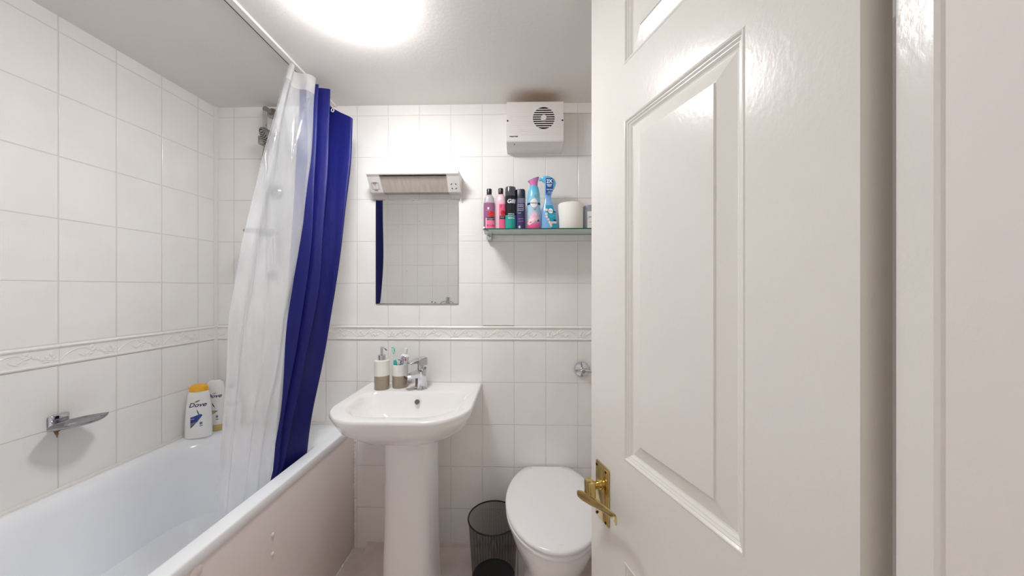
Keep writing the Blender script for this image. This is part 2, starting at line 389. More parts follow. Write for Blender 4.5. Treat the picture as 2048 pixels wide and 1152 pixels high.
# raised border tiles
def border(name, x0, x1, phase, M, sgn):
    bm = nbm()
    z0, z1 = 0.9945, 1.060
    # strip profile: base slab, thick bead on top, thin bead below
    prof = [(0, z0), (0.004, z0), (0.0055, z0 + 0.0025), (0.0055, z0 + 0.005), (0.0035, z0 + 0.007), (0.003, z0 + 0.009), (0.003, z1 - 0.013),
            (0.0045, z1 - 0.0115), (0.0075, z1 - 0.009), (0.0085, z1 - 0.0055), (0.0065, z1 - 0.002), (0.003, z1), (0, z1)]
    k = math.floor((x0 - phase) / 0.15); cuts = []
    x = x0; edges = [x0]
    while phase + 0.15 * (k + 1) < x1:
        k += 1; e = phase + 0.15 * k
        if e > x0 + 0.003: edges.append(e)
    edges.append(x1)
    for a, b in zip(edges, edges[1:]):
        loft(bm, [[M @ Vector((q, sgn * d, z)) for d, z in prof] for q in (a + 0.0003, b - 0.0003)], True, True, True)
    def put(c, s, ang):
        MM = Matrix.Rotation(-ang, 4, 'Y')
        t = bmesh.new(); bmesh.ops.create_uvsphere(t, u_segments=8, v_segments=5, radius=1)
        for v in t.verts: v.co = MM @ Vector((v.co.x * s[0], v.co.y * 0.0017, v.co.z * s[1]))
        merge(bm, t, M @ Matrix.Translation((c[0], sgn * 0.0032, c[1])))
    zc = z0 + 0.010; k0 = math.floor((x0 - phase) / 0.15) - 1
    while phase + 0.15 * k0 < x1:
        b = phase + 0.15 * k0
        def ok(u, m=0.006): return x0 + m < b + u < x1 - m
        for u, v, s1, s2, an in ((0.062, 0.030, 0.009, 0.006, 0.5), (0.071, 0.036, 0.008, 0.006, -0.9), (0.055, 0.024, 0.008, 0.005, 1.2), (0.068, 0.023, 0.009, 0.005, -0.4),
                                 (0.076, 0.028, 0.008, 0.004, 0.2), (0.045, 0.019, 0.008, 0.004, 0.9), (0.037, 0.012, 0.009, 0.004, 0.3), (0.028, 0.018, 0.008, 0.004, 1.2),
                                 (0.018, 0.026, 0.009, 0.004, 1.3), (0.012, 0.016, 0.008, 0.004, 1.9), (0.083, 0.015, 0.009, 0.004, -0.6), (0.092, 0.009, 0.008, 0.0035, 0.3),
                                 (0.100, 0.014, 0.008, 0.0035, 0.6), (0.073, 0.012, 0.008, 0.004, -0.9), (0.030, 0.005, 0.010, 0.003, 0.0)):
            if ok(u): put((b + u, zc + v), (s1, s2), an)
        arc = [(0.078, 0.030), (0.090, 0.035), (0.105, 0.035), (0.120, 0.030), (0.133, 0.022), (0.142, 0.013), (0.150, 0.004)]
        if ok(0.078) and ok(0.150):
            tube(bm, [M @ Vector((q.x, sgn * 0.0034, q.z)) for q in smooth_path([(b + u, 0, zc + v) for u, v in arc], 12)], [0.0008 + 0.0009 * math.sin(math.pi * i / 11) for i in range(12)], 6)
        arc = [(0.000, 0.004), (0.014, 0.007), (0.028, 0.011), (0.045, 0.016), (0.06, 0.022)]
        if ok(0.0) and ok(0.06): tube(bm, [M @ Vector((b + u, sgn * 0.0034, zc + v)) for u, v in arc], 0.0014, 6)
        k0 += 1
    tag(obj(name, bm, mat(name + '_glaze', (236, 234, 231), 0.2)), None, None, kind='structure')
border('trim_1', XL + 0.012, XR, 0.273, Matrix.Translation((0, D, 0)), -1)
bm = nbm(); q0, q1 = at_y(966.5, 653, D - 0.0005), at_y(1028, 653, D - 0.0005)
box(bm, (q0.x, D - 0.002, 1.0602), (q1.x, D + 0.001, 1.0618)); tag(obj('trim_7', bm, mat('dirty_grout', (150, 132, 112), 0.9, noise=0.5, nscale=90)), None, None, kind='structure')
border('trim_2', 0.012, D - Y0, 0.087, ML, 1)

# ---------------------------------------------------------------- door, ajar, hinged close to the camera
dd = (c2r(-0.2873, 0.9578)).normalized(); DN = Vector((-dd.y, dd.x, 0))       # DN points to the bathroom side
DW, DTOP, DBOT = 0.60, 2.085, 0.012
MD = Matrix(((dd.x, DN.x, 0, HX), (dd.y, DN.y, 0, HY), (0, 0, 1, 0), (0, 0, 0, 1)))   # (along, out of the face, up)
door = empty('door_1', (HX, HY, 0), None, None); door['kind'] = 'structure'
door.rotation_euler = (0, 0, math.atan2(dd.y, dd.x))
bm = nbm()
panels = [(0.138, 0.446, 1.786, 2.02), (0.138, 0.446, 0.819, 1.650), (0.138, 0.446, 0.10, 0.571)]
prof = [(0, 0), (0.0025, 0.0015), (0.005, 0.0008), (0.008, -0.003), (0.0095, -0.003), (0.013, -0.0065), (0.0145, -0.0065), (0.019, -0.011), (0.022, -0.012),
        (0.056, -0.0035), (0.0575, -0.0005)]
xs = [0, 0.138, 0.446, DW]; zs = [DBOT, 0.10, 0.571, 0.819, 1.650, 1.786, 2.02, DTOP]
for i in range(3):
    for j in range(7):
        x0, x1, z0, z1 = xs[i], xs[i + 1], zs[j], zs[j + 1]
        if (x0, x1, z0, z1) in panels:
            rings = [[Vector((x0 + a, b, z0 + a)), Vector((x1 - a, b, z0 + a)), Vector((x1 - a, b, z1 - a)), Vector((x0 + a, b, z1 - a))] for a, b in prof]
            loft(bm, rings, True, False, True)
        else:
            bm.faces.new([bm.verts.new(q) for q in ((x0, 0, z0), (x1, 0, z0), (x1, 0, z1), (x0, 0, z1))])
T = -0.060
for q in (((0, 0, DBOT), (0, 0, DTOP), (0, T, DTOP), (0, T, DBOT)), ((DW, 0, DBOT), (DW, T, DBOT), (DW, T, DTOP), (DW, 0, DTOP)),
          ((0, 0, DTOP), (DW, 0, DTOP), (DW, T, DTOP), (0, T, DTOP)), ((0, 0, DBOT), (0, T, DBOT), (DW, T, DBOT), (DW, 0, DBOT)), ((0, T, DBOT), (0, T, DTOP), (DW, T, DTOP), (DW, T, DBOT))):
    bm.faces.new([bm.verts.new(v) for v in q])
bmesh.ops.remove_doubles(bm, verts=bm.verts[:], dist=0.0001)
obj('door_leaf', bm, PAINT, door, ang=12)
# brass lever on its plate
pl = nbm(); box(pl, (0.507, 0.0, 0.608), (0.570, 0.0045, 0.760), 0.0018); 
t = bmesh.new(); box(t, (0.5105, 0.0035, 0.6115), (0.5665, 0.007, 0.7565), 0.0015); merge(pl, t)
plate = obj('handle_plate', pl, BRASS, door)
for (a, b) in ((0.516, 0.617), (0.561, 0.617), (0.516, 0.751), (0.561, 0.751)):
    bm = nbm(); lathe(bm, [(0.0034, -0.001), (0.0034, 0.001), (0.0018, 0.0018)], 12, M=Matrix.Translation((a, 0.007, b)) @ Matrix.Rotation(R(-90), 4, 'X')); obj('screw', bm, mat('dark_screw', (70, 50, 30), 0.4, 0.8), plate)
bm = nbm()
RX = Matrix.Rotation(R(-90), 4, 'X')
lathe(bm, [(0.013, 0.0), (0.013, 0.004), (0.0095, 0.007), (0.0095, 0.019), (0.013, 0.024)], 24, M=Matrix.Translation((0.541, 0.007, 0.706)) @ RX)
box(bm, (0.527, 0.028, 0.674), (0.556, 0.050, 0.722), 0.004)
path = smooth_path([(0.577, 0.056, 0.668), (0.556, 0.051, 0.672), (0.530, 0.046, 0.677), (0.500, 0.041, 0.683), (0.465, 0.039, 0.690), (0.435, 0.040, 0.697), (0.415, 0.045, 0.703), (0.402, 0.053, 0.709)], 28)
rings = []
for i, p in enumerate(path):
    t = (path[min(i + 1, 27)] - path[max(i - 1, 0)]).normalized(); up = Vector((0, 0, 1)); n = t.cross(up).normalized(); up = n.cross(t)
    hh = interp([(0, 0.009), (3, 0.014), (8, 0.0145), (14, 0.010), (20, 0.0085), (27, 0.0095)], i); ww = interp([(0, 0.0035), (8, 0.0045), (27, 0.003)], i)
    rings.append([p + up * hh * math.cos(a) * (1 if abs(math.cos(a)) < .9 else .97) + n * ww * math.sin(a) for a in [2 * math.pi * k / 14 for k in range(14)]])
loft(bm, rings, True, True, True)
obj('lever', bm, BRASS, door)
# door frame: architrave close to the lens, and head above
def archi(name, y0, y1, flip):
    bm = nbm()
    pr = [(0.0, 0.0), (0.0215, 0.0), (0.0225, 0.001), (0.0225, 0.034), (0.0200, 0.0375), (0.017, 0.0395), (0.0, 0.040)]
    rings = [[Vector((XR - a, (y1 - b) if not flip else (y0 + b), z)) for a, b in pr] for z in (0.0, CEIL)]
    loft(bm, rings, True, True, True)
    return tag(obj(name, bm, PAINT, ang=20), None, None, kind='structure')
archi('trim_4', DY0 - 0.0365, DY0, False)
archi('trim_5', DY1, DY1 + 0.0365, True)
bm = nbm(); box(bm, (XR - 0.004, DY0 - 0.005, 0), (XR + 0.1, DY0 - 0.0005, CEIL)); box(bm, (XR - 0.003, DY0 - 0.002, 0), (XR + 0.1, DY0 + 0.017, CEIL)); box(bm, (XR + 0.035, DY0 + 0.01, 0), (XR + 0.1, DY0 + 0.05, CEIL))
tag(obj('trim_6', bm, PAINT, smooth=False), None, None, kind='structure')
bm = nbm(); box(bm, (XR + 0.9, -0.6, -0.06), (XR + 1.0, 2.2, CEIL + 0.1)); tag(obj('wall_hall', bm, WALLM, smooth=False), None, None, kind='structure')

# ================================================================ CEILING LAMP
lc = c2r(-0.485, 0.968)
e = empty('ceiling_lamp', (lc.x, lc.y, CEIL), 'round white flush ceiling lamp with a glowing domed diffuser', 'lamp')
bm = nbm(); lathe(bm, [(0.108, 0.0), (0.1125, -0.001), (0.1125, -0.013), (0.111, -0.0135)], 64); obj('lamp_base', bm, PLW, e)
bm = nbm(); lathe(bm, [(0.1145, -0.0137), (0.1155, -0.0155), (0.1145, -0.022), (0.108, -0.031), (0.097, -0.040), (0.080, -0.047), (0.055, -0.052), (0.028, -0.055), (0.004, -0.056)], 64)
obj('diffuser', bm, emis('lit_diffuser', (0.985, 0.99, 1.0), LAMP), e)

# ================================================================ CURTAIN RAIL
ra, rb = c2r(-0.862, 1.56), c2r(-0.862 - 0.0, 0.0)
def railx(y): return c2r(-0.862, y).x
bm = nbm(); y0, y1 = Y0 + 0.002, D - 0.001
pr = [(0.001, 0.0), (0.026, 0.0), (0.026, -0.004), (0.0235, -0.0065), (0.003, -0.0065), (0.001, -0.0065)]
loft(bm, [[Vector((railx(y) + a, y, CEIL + b)) for a, b in pr] for y in (y0, y1)], True, True, True)
rail = tag(obj('curtain_rail', bm, PLW, smooth=False), 'slim white curtain rail fixed along the ceiling above the bath edge', 'rail')
bm = nbm(); loft(bm, [[Vector((railx(y) + a, y, CEIL + b)) for a, b in ((-0.0025, -0.0002), (0.001, -0.0002), (0.001, -0.0067), (-0.0025, -0.0067))] for y in (y0, y1)], True, True, True)
obj('dark_slot', bm, BLK, rail, smooth=False)

# ================================================================ CURTAINS
def curtain(name, rows, mats, label, hemk=0.0, nz=80, sub=10, wob=0.004, seed=1, tabs=None):
    """rows: (fraction of the drop, points) from hem to foot; the cloth is a smooth sheet through them."""
    rnd = random.Random(seed)
    n = (len(rows[0][1]) - 1) * sub + 1
    S = [(f, smooth_path([c2r(x, y, H + z) for x, y, z in pts], n)) for f, pts in rows]
    T, Bt = S[0][1], S[-1][1]
    bm = nbm(); V = []
    ph = [rnd.uniform(0, 6.28) for _ in range(6)]
    for j in range(nz + 1):
        f = j / nz; row = []
        for i in range(n):
            s = i / (n - 1)
            if tabs:
                g = interp(tabs[0], f) * (1 - s) + interp(tabs[1], f) * s
                p = T[i].lerp(Bt[i], g)
            else:
                k = 0
                while k < len(S) - 2 and f > S[k + 1][0]: k += 1
                u = (f - S[k][0]) / (S[k + 1][0] - S[k][0])
                p0 = S[max(k - 1, 0)][1][i]; p1 = S[k][1][i]; p2 = S[k + 1][1][i]; p3 = S[min(k + 2, len(S) - 1)][1][i]
                p = 0.5 * ((2 * p1) + (p2 - p0) * u + (2 * p0 - 5 * p1 + 4 * p2 - p3) * u * u + (3 * p1 - p0 - 3 * p2 + p3) * u ** 3)
            p.z = T[i].z + (Bt[i].z - T[i].z) * f
            a = wob * math.sin(math.pi / 2 * min(1, f * 6))
            p.x += a * math.sin(9 * f + 14 * s + ph[0]) + a * 0.6 * math.sin(23 * f - 9 * s + ph[1])
            p.y += a * 0.8 * math.sin(7 * f + 19 * s + ph[2])
            row.append(bm.verts.new(p))
        V.append(row)
    for j in range(nz):
        for i in range(n - 1):
            q = bm.faces.new((V[j][i], V[j][i + 1], V[j + 1][i + 1], V[j + 1][i]))
            if j / nz < hemk and len(mats) > 1: q.material_index = 1
    o = obj(name, bm, mats, ang=180)
    return tag(o, label, 'curtain')
LIN = [(0, 0), (1, 1)]
zt = 0.845
clear_top = [(-0.868, 1.272, 0.848), (-0.846, 1.258, 0.856), (-0.832, 1.262, 0.853), (-0.846, 1.285, zt), (-0.832, 1.300, zt), (-0.806, 1.302, zt), (-0.792, 1.318, zt), (-0.795, 1.336, zt), (-0.84, 1.35, 0.84), (-0.866, 1.375, 0.84)]
zb = -0.86
clear_bot = [(-0.862, 0.985, zb), (-0.868, 0.973, zb), (-0.856, 0.985, zb), (-0.874, 1.018, zb), (-0.858, 1.045, zb), (-0.876, 1.075, zb), (-0.858, 1.105, zb), (-0.872, 1.135, zb), (-0.856, 1.160, zb), (-0.866, 1.178, zb)]
cc = curtain('shower_curtain', [(0, clear_top), (1, clear_bot)], [FILM, HEM], 'transparent plastic shower curtain bunched in front of the blue one',
             0.04, nz=100, tabs=([(0, 0), (0.13, 0.26), (0.28, 0.53), (0.41, 0.77), (0.55, 0.92), (0.72, 0.98), (1, 1)], [(0, 0), (0.2, 0.05), (0.35, 0.15), (0.5, 0.32), (0.68, 0.58), (0.8, 0.82), (0.9, 1.0), (1, 1)]))
def zz(pts, z): return [(x, y, z) for x, y in pts]
blue_top = [(-0.868, 1.348, 0.838), (-0.826, 1.352, 0.838), (-0.796, 1.360, 0.838), (-0.826, 1.378, 0.838), (-0.790, 1.384, 0.838), (-0.768, 1.394, 0.835),
            (-0.845, 1.425, 0.815), (-0.81, 1.437, 0.80), (-0.75, 1.432, 0.765), (-0.690, 1.417, 0.732), (-0.700, 1.438, 0.73), (-0.76, 1.452, 0.74)]
blue_mid = zz([(-0.850, 1.262), (-0.825, 1.268), (-0.793, 1.276), (-0.818, 1.292), (-0.780, 1.292), (-0.757, 1.300), (-0.805, 1.318), (-0.785, 1.328), (-0.750, 1.336), (-0.719, 1.338), (-0.728, 1.356), (-0.775, 1.372)], 0)
blue_rim = zz([(-0.862, 1.186), (-0.854, 1.190), (-0.846, 1.196), (-0.858, 1.206), (-0.850, 1.214), (-0.842, 1.224), (-0.856, 1.243), (-0.852, 1.262), (-0.842, 1.302), (-0.834, 1.337), (-0.846, 1.348), (-0.868, 1.342)], 0)
blue_bot = zz([(x - 0.018, y - 0.025) for x, y, _ in blue_rim], zb)
bc = curtain('shower_curtain', [(0, blue_top), (0.47, blue_mid), (0.88, blue_rim), (1, blue_bot)], [BLUE], 'navy blue fabric shower curtain hanging next to the back wall inside the bath', 0.0, nz=100, wob=0.0028, seed=4)
def hook(x, y, z):
    bm = nbm(); c = c2r(x, y, H + z)
    tube(bm, [c + Vector((math.cos(a) * 0.0055, -0.004, math.sin(a) * 0.0075)) for a in [2 * math.pi * k / 14 + 1.6 for k in range(13)]], 0.0018, 6)
    tube(bm, [c + Vector((0, -0.002, 0.009)), c + Vector((-0.006, 0.0, 0.022)), c + Vector((-0.03, 0.0, 0.05)), Vector((railx(c.y) + 0.010, c.y, CEIL - 0.007))], 0.0009, 6)
    obj('hook', bm, PLW, bc)
hook(-0.775, 1.430, 0.768)

# ================================================================ BATH
RIM = 0.592
XO = -0.778                        # outer edge of the rim
def bw(p):                         # follow the left wall, which is not square to the back wall
    k = (XO - p.x) / (XO - XL)
    xo = interp([(0.7, -0.792), (1.558, -0.786)], p.y)
    return Vector((p.x + (D - p.y) * -SKEW * k + (xo - XO) * (1 - k), p.y, p.z))
bl, bb, bn = XL + 0.001, D - 0.001, Y0 + 0.004
def ring(ix, ir, iy, z, r, inn=None):
    return [bw(v) for v in rrect(bl + ix, XO - ir, bn + iy, bb - (inn if inn is not None else iy), r, z, 10)]
bath = nbm()
rg = [ring(0.03, 0.014, 0.02, 0.30, 0.02, 0.01), ring(0.012, 0.010, 0.004, 0.545, 0.01, 0.002), ring(0.0, 0.0, 0.0, RIM - 0.028, 0.006, 0.0), ring(0, 0, 0, RIM - 0.006, 0.006, 0),
      ring(0.002, 0.0018, 0.002, RIM - 0.0015, 0.006, 0.001), ring(0.006, 0.006, 0.006, RIM, 0.01, 0.004),
      ring(0.024, 0.046, 0.08, RIM, 0.13, 0.10), ring(0.034, 0.053, 0.09, RIM - 0.003, 0.14, 0.112), ring(0.046, 0.060, 0.10, RIM - 0.014, 0.15, 0.124), ring(0.056, 0.066, 0.11, RIM - 0.035, 0.16, 0.132),
      ring(0.076, 0.082, 0.14, RIM - 0.14, 0.17, 0.15), ring(0.10, 0.10, 0.20, RIM - 0.28, 0.17, 0.18), ring(0.125, 0.125, 0.26, RIM - 0.355, 0.16, 0.21), ring(0.17, 0.17, 0.33, RIM - 0.385, 0.13, 0.26), ring(0.24, 0.24, 0.45, RIM - 0.39, 0.08, 0.36)]
loft(bath, rg, True, True, True)
bo = empty('bathtub', (0, 0, 0), None, None); obj('tub', bath, ACR, bo, ang=60)
tag(bo, 'white bathtub with beige side panel set along the left wall under the curtains', 'bathtub')
bm = nbm()
pa, pb = bw(Vector((XO - 0.012, D - 0.002, 0))), bw(Vector((XO - 0.012, Y0 + 0.004, 0)))
box(bm, (-0.009, 0, 0.001), (0.009, (pa - pb).length, RIM - 0.029), 0.002)
an = math.atan2(pa.y - pb.y, pa.x - pb.x) - math.pi / 2
bpn = obj('side_panel', bm, PANELM, bo); bpn.location = (pb.x, pb.y, 0); bpn.rotation_euler = (0, 0, an)
MP = (Matrix.Translation((pb.x, pb.y, 0)) @ Matrix.Rotation(an, 4, 'Z')).inverted()
def on_panel(px, py):
    d = c2r((px - 1024) / F, 1.0, (576.5 - py) / F); o0 = MP @ Vector((0, 0, H)); dl = MP.to_3x3() @ d
    t = (0.009 - o0.x) / dl.x; return o0 + dl * t
for px, py in ((545, 1070), (545, 1108)):
    q = on_panel(px, py); bm = nbm()
    ball(bm, (0.0095, q.y, q.z), (0.004, 0.006, 0.0065), 14); obj('screw_cap', bm, PLW, bpn)
q = on_panel(392, 1146); bm = nbm(); lathe(bm, [(0.016, 0.0), (0.016, 0.0012), (0.014, 0.002)], 28, M=Matrix.Translation((0.009, q.y, q.z)) @ Matrix.Rotation(R(90), 4, 'Y')); obj('cover_disc', bm, PANELM, bpn)
# sealant along bath, wall and floor
bm = nbm(); tube(bm, [ML @ Vector((a, 0.003, RIM + 0.002)) for a in (0.0, 0.5, 1.0, 1.6)], 0.007, 8); tube(bm, [(XL, D - 0.003, RIM + 0.002), (-0.79, D - 0.003, RIM + 0.001)], 0.006, 8)
obj('wall_sealant', bm, SILI, bo)
bm = nbm(); rr = random.Random(2)
for k in range(40):
    y = 0.75 + k * 0.02; c = pa.lerp(pb, (D - y) / (D - Y0)); ball(bm, (c.x + 0.0105, y, 0.003), (0.004 + rr.random() * 0.003, 0.013, 0.004 + rr.random() * 0.004), 8)
for k in range(27): ball(bm, (pa.x + 0.0125, D - 0.003, 0.035 + k * 0.019), (0.004 + rr.random() * 0.002, 0.004, 0.012), 8)
obj('floor_sealant', bm, SILI, bo)

# ================================================================ SHOWER on the back wall (seen through the clear curtain)
SX = at_y(546, 300, D).x
e = empty('shower_set', (SX, D, 1.3), 'chrome shower riser with handset and round tray behind the clear curtain', 'shower')
bm = nbm(); tube(bm, [(0, -0.05, -0.02), (0, -0.05, 0.76)], 0.0095, 16); obj('riser_rail', bm, CHR, e)
for z in (0.775, 0.0):
    bm = nbm(); lathe(bm, [(0.024, 0), (0.024, 0.008), (0.012, 0.012), (0.012, 0.05)], 24, M=Matrix.Translation((0, 0, z)) @ Matrix.Rotation(R(90), 4, 'X')); obj('rail_bracket', bm, SATIN, e)
bm = nbm(); Mh = Matrix.Translation((0.045, -0.105, 0.615)) @ Matrix.Rotation(R(-42), 4, 'Z') @ Matrix.Rotation(R(-62), 4, 'X')
lathe(bm, [(0.012, 0.045), (0.024, 0.03), (0.040, 0.012), (0.043, 0.0), (0.040, -0.004)], 32, M=Mh)
tube(bm, [Mh @ Vector((0, 0, 0.04)), (0.03, -0.065, 0.635), (0.015, -0.055, 0.61), (0.008, -0.06, 0.55), (0.01, -0.055, 0.48)], [0.012, 0.012, 0.012, 0.011, 0.009], 14)
hs = obj('handset', bm, SATIN, e)
bm = nbm()
for k in range(4):
    for j in range(max(1, k * 7)):
        a = 2 * math.pi * j / max(1, k * 7); p = Mh @ Vector((math.cos(a) * k * 0.0115, math.sin(a) * k * 0.0115, -0.005)); ball(bm, p, (0.002, 0.002, 0.002), 6)
obj('spray_nozzles', bm, BLK, hs)
bm = nbm(); box(bm, (-0.016, -0.075, 0.60), (0.016, -0.035, 0.64), 0.006); obj('slider', bm, SATIN, e)
bm = nbm(); lathe(bm, [(0.066, 0.0), (0.068, 0.006), (0.064, 0.010), (0.058, 0.004), (0.01, 0.003)], 40, ctr=(0.018, -0.09, 0.19)); box(bm, (-0.014, -0.07, 0.18), (0.014, -0.03, 0.215), 0.004); obj('soap_tray', bm, SATIN, e)
bm = nbm(); lathe(bm, [(0.03, 0.0), (0.03, 0.012), (0.02, 0.02), (0.02, 0.05), (0.024, 0.06)], 28, M=Matrix.Translation((0.02, 0, 0.40)) @ Matrix.Rotation(R(90), 4, 'X')); obj('valve', bm, SATIN, e)
bm = nbm(); tube(bm, smooth_path([(0.01, -0.055, 0.48), (0.035, -0.05, 0.30), (0.04, -0.04, 0.12), (0.03, -0.03, 0.05), (0.02, -0.03, 0.15), (0.02, -0.04, 0.39)], 40), 0.0065, 8); obj('hose', bm, CHR, e)

# ================================================================ SOAP DISH on the left wall
tipA, tipB = at_z(82, 862, 0.812), at_z(214, 826, 0.812)
al = 0.535                          # along the wall
MLi = ML.inverted()
a0, a1 = (MLi @ tipB).x, (MLi @ tipA).x
e = empty('soap_dish', ML @ Vector(((a0 + a1) / 2, 0, 0.81)), 'leaf shaped chrome soap dish on a wall bracket above the bath', 'soap dish', rz=LANG)
L = (a1 - a0) / 2 + 0.002; bm = nbm(); rings = []
for sc_, z in ((0.0, -0.004), (0.5, -0.0035), (0.9, 0.0005), (1.0, 0.0045), (1.0, 0.002), (0.9, -0.003), (0.5, -0.008), (0.0, -0.009)):
    ringp = []
    for k in range(48):
        t = 2 * math.pi * k / 48; u = math.cos(t); wv = math.sin(t)
        hw = (1 - abs(u) ** 2.2) * 0.046; s = 1 if wv >= 0 else -1
        ringp.append(Vector((u * L * max(sc_, 0.01), 0.062 + s * hw * max(sc_, 0.01), z)))
    rings.append(ringp)
loft(bm, rings, True, True, True)
dish = obj('dish', bm, mat('scaled_chrome', (176, 174, 178), 0.22, 1.0, noise=0.25, nscale=120), e); dish.rotation_euler = (R(0), 0, 0)
bm = nbm(); box(bm, (-0.012, 0.0, -0.012), (0.034, 0.014, 0.030), 0.006, 3); box(bm, (0.0, 0.01, -0.010), (0.022, 0.055, -0.002), 0.002); obj('wall_bracket', bm, CHR, e)
bm = nbm(); rr = random.Random(5)
for k in range(16):
    f = k / 15; ball(bm, (0.011 + rr.uniform(-0.007, 0.007) * (1 - f), 0.0006, -0.014 - 0.030 * f), (0.005 * (1 - f) + 0.0012, 0.0008, 0.004), 8)
obj('rust_drip', bm, RUST, e)

# ================================================================ WASH BASIN
BX0, BX1, BY0, BZ = -0.713, -0.180, 1.112, 0.790
def bring(s0, s1, f, b, z, r):      # inset left/right, front, back
    n = 14
    return rrect(BX0 + s0, BX1 - s1, BY0 + f, D - 0.001 - b, [r, r, 0.004 if b < 0.01 else r * 0.45, 0.004 if b < 0.01 else r * 0.45], z, n)
def shape_front(rg, amt):           # a gentle bow along the front
    out = []
    for v in rg:
        k = max(0.0, 1 - abs((v.x - (BX0 + BX1) / 2) / ((BX1 - BX0) / 2)) ** 2); g = max(0.0, (D - 0.15 - v.y) / (D - 0.15 - BY0))
        out.append(Vector((v.x, v.y - amt * k * g ** 2, v.z)))
    return out
e = empty('pedestal_basin', ((BX0 + BX1) / 2, D, 0), 'white ceramic wash basin on a tall pedestal against the back wall', 'sink')
Mo = Matrix.Translation((-(BX0 + BX1) / 2, -D, 0))
bm = nbm()
defs = [(0.205, 0.205, 0.28, 0.0, BZ - 0.155, 0.05), (0.175, 0.175, 0.215, 0.0, BZ - 0.155, 0.07), (0.110, 0.110, 0.125, 0.0, BZ - 0.142, 0.11), (0.058, 0.058, 0.066, 0.0, BZ - 0.112, 0.15), (0.022, 0.022, 0.024, 0.0, BZ - 0.070, 0.145),
        (0.008, 0.008, 0.007, 0.0, BZ - 0.035, 0.145), (0.0, 0.0, 0.0, 0.0, BZ - 0.014, 0.145), (0.0012, 0.0012, 0.0012, 0.0, BZ - 0.003, 0.145), (0.0045, 0.0045, 0.0045, 0.0, BZ, 0.142), (0.0065, 0.0065, 0.0065, 0.002, BZ, 0.140),
        (0.034, 0.034, 0.034, 0.126, BZ, 0.145), (0.0385, 0.0385, 0.0385, 0.130, BZ - 0.0014, 0.143), (0.044, 0.044, 0.044, 0.133, BZ - 0.004, 0.139), (0.056, 0.056, 0.056, 0.139, BZ - 0.016, 0.13), (0.075, 0.075, 0.078, 0.147, BZ - 0.055, 0.12), (0.11, 0.11, 0.115, 0.158, BZ - 0.095, 0.10), (0.17, 0.17, 0.17, 0.19, BZ - 0.115, 0.07), (0.225, 0.225, 0.215, 0.22, BZ - 0.12, 0.03)]
rings = [shape_front(bring(*d), 0.018) for d in defs]
loft(bm, [[Mo @ v for v in r] for r in rings], True, True, True); obj('basin', bm, CER, e, ang=80)
bm = nbm(); px0, py0 = at_y(819, 1000, 1.33).x, 1.37
pdl = []
for z, wx, wy in ((BZ - 0.12, 0.0985, 0.115), (0.62, 0.098, 0.110), (0.50, 0.098, 0.108), (0.30, 0.100, 0.109), (0.10, 0.105, 0.114), (0.03, 0.110, 0.118), (0.0, 0.112, 0.120)):
    rg_ = []
    for k in range(40):
        a = 2 * math.pi * k / 40; c, s = math.cos(a), math.sin(a); q = (abs(c) ** 3.2 + abs(s) ** 3.2) ** (-1 / 3.2)
        rg_.append(Vector((px0 + c * q * wx, py0 + s * q * wy, z)))
    pdl.append([Mo @ v for v in rg_])
loft(bm, pdl, True, True, True); obj('pedestal', bm, CER, e, ang=60)
oc = at_y(833, 806, D - 0.162); bm = nbm()
Ms = Mo @ Matrix.Translation((oc.x, oc.y + 0.010, oc.z)) @ Matrix.Rotation(R(70), 4, 'X')
lathe(bm, [(0.0105, 0.0), (0.0105, 0.003), (0.008, 0.0038), (0.006, 0.001), (0.002, 0.0008)], 24, M=Ms)
obj('overflow', bm, mat('overflow_ring', (140, 130, 118), 0.3, 0.8), e)
# tap
tp = at_z(842, 777, BZ); e = empty('basin_tap', (tp.x, tp.y, BZ), 'chrome mixer tap with flat lever at the back of the basin', 'tap', rz=R(-48))
bm = nbm(); lathe(bm, [(0.031, 0), (0.031, 0.003), (0.027, 0.004)], 36, sy=0.85, power=3); 
def tring(hw, y0, y1, z, tilt=0.0, n=28):
    out = []
    for k in range(n):
        a = 2 * math.pi * k / n; c, s = math.cos(a), math.sin(a); q = (abs(c) ** 3.5 + abs(s) ** 3.5) ** (-1 / 3.5)
        yy = (y0 + y1) / 2 + s * q * (y1 - y0) / 2; out.append(Vector((c * q * hw, yy, z + tilt * yy)))
    return out
loft(bm, [tring(0.027, -0.024, 0.024, 0.003), tring(0.0245, -0.022, 0.022, 0.015), tring(0.0235, -0.021, 0.022, 0.05), tring(0.0235, -0.021, 0.023, 0.085, 0.45), tring(0.017, -0.016, 0.018, 0.089, 0.45)], True, True, True)
obj('tap_body', bm, CHR, e)
bm = nbm(); rings = []
for y, z0, z1, hw in ((0.0, 0.050, 0.084, 0.022), (-0.02, 0.054, 0.080, 0.021), (-0.048, 0.055, 0.073, 0.0195), (-0.068, 0.053, 0.067, 0.019), (-0.071, 0.053, 0.065, 0.018)):
    rings.append([Vector((-hw, y, z0)), Vector((hw, y, z0)), Vector((hw, y, z1 - 0.004)), Vector((hw - 0.004, y, z1)), Vector((-hw + 0.004, y, z1)), Vector((-hw, y, z1 - 0.004))])
loft(bm, rings, True, True, True); obj('spout', bm, CHR, e, ang=25)
bm = nbm(); lathe(bm, [(0.0165, 0.086), (0.0165, 0.112)], 24); rings = []
for y, z0, z1, hw in ((0.024, 0.108, 0.136, 0.018), (0.018, 0.106, 0.140, 0.021), (-0.015, 0.110, 0.136, 0.021), (-0.018, 0.120, 0.134, 0.021), (-0.042, 0.118, 0.128, 0.020), (-0.056, 0.117, 0.123, 0.0185)):
    rings.append([Vector((-hw, y, z0)), Vector((hw, y, z0)), Vector((hw, y, z1 - 0.002)), Vector((hw - 0.002, y, z1)), Vector((-hw + 0.002, y, z1)), Vector((-hw, y, z1 - 0.002))])
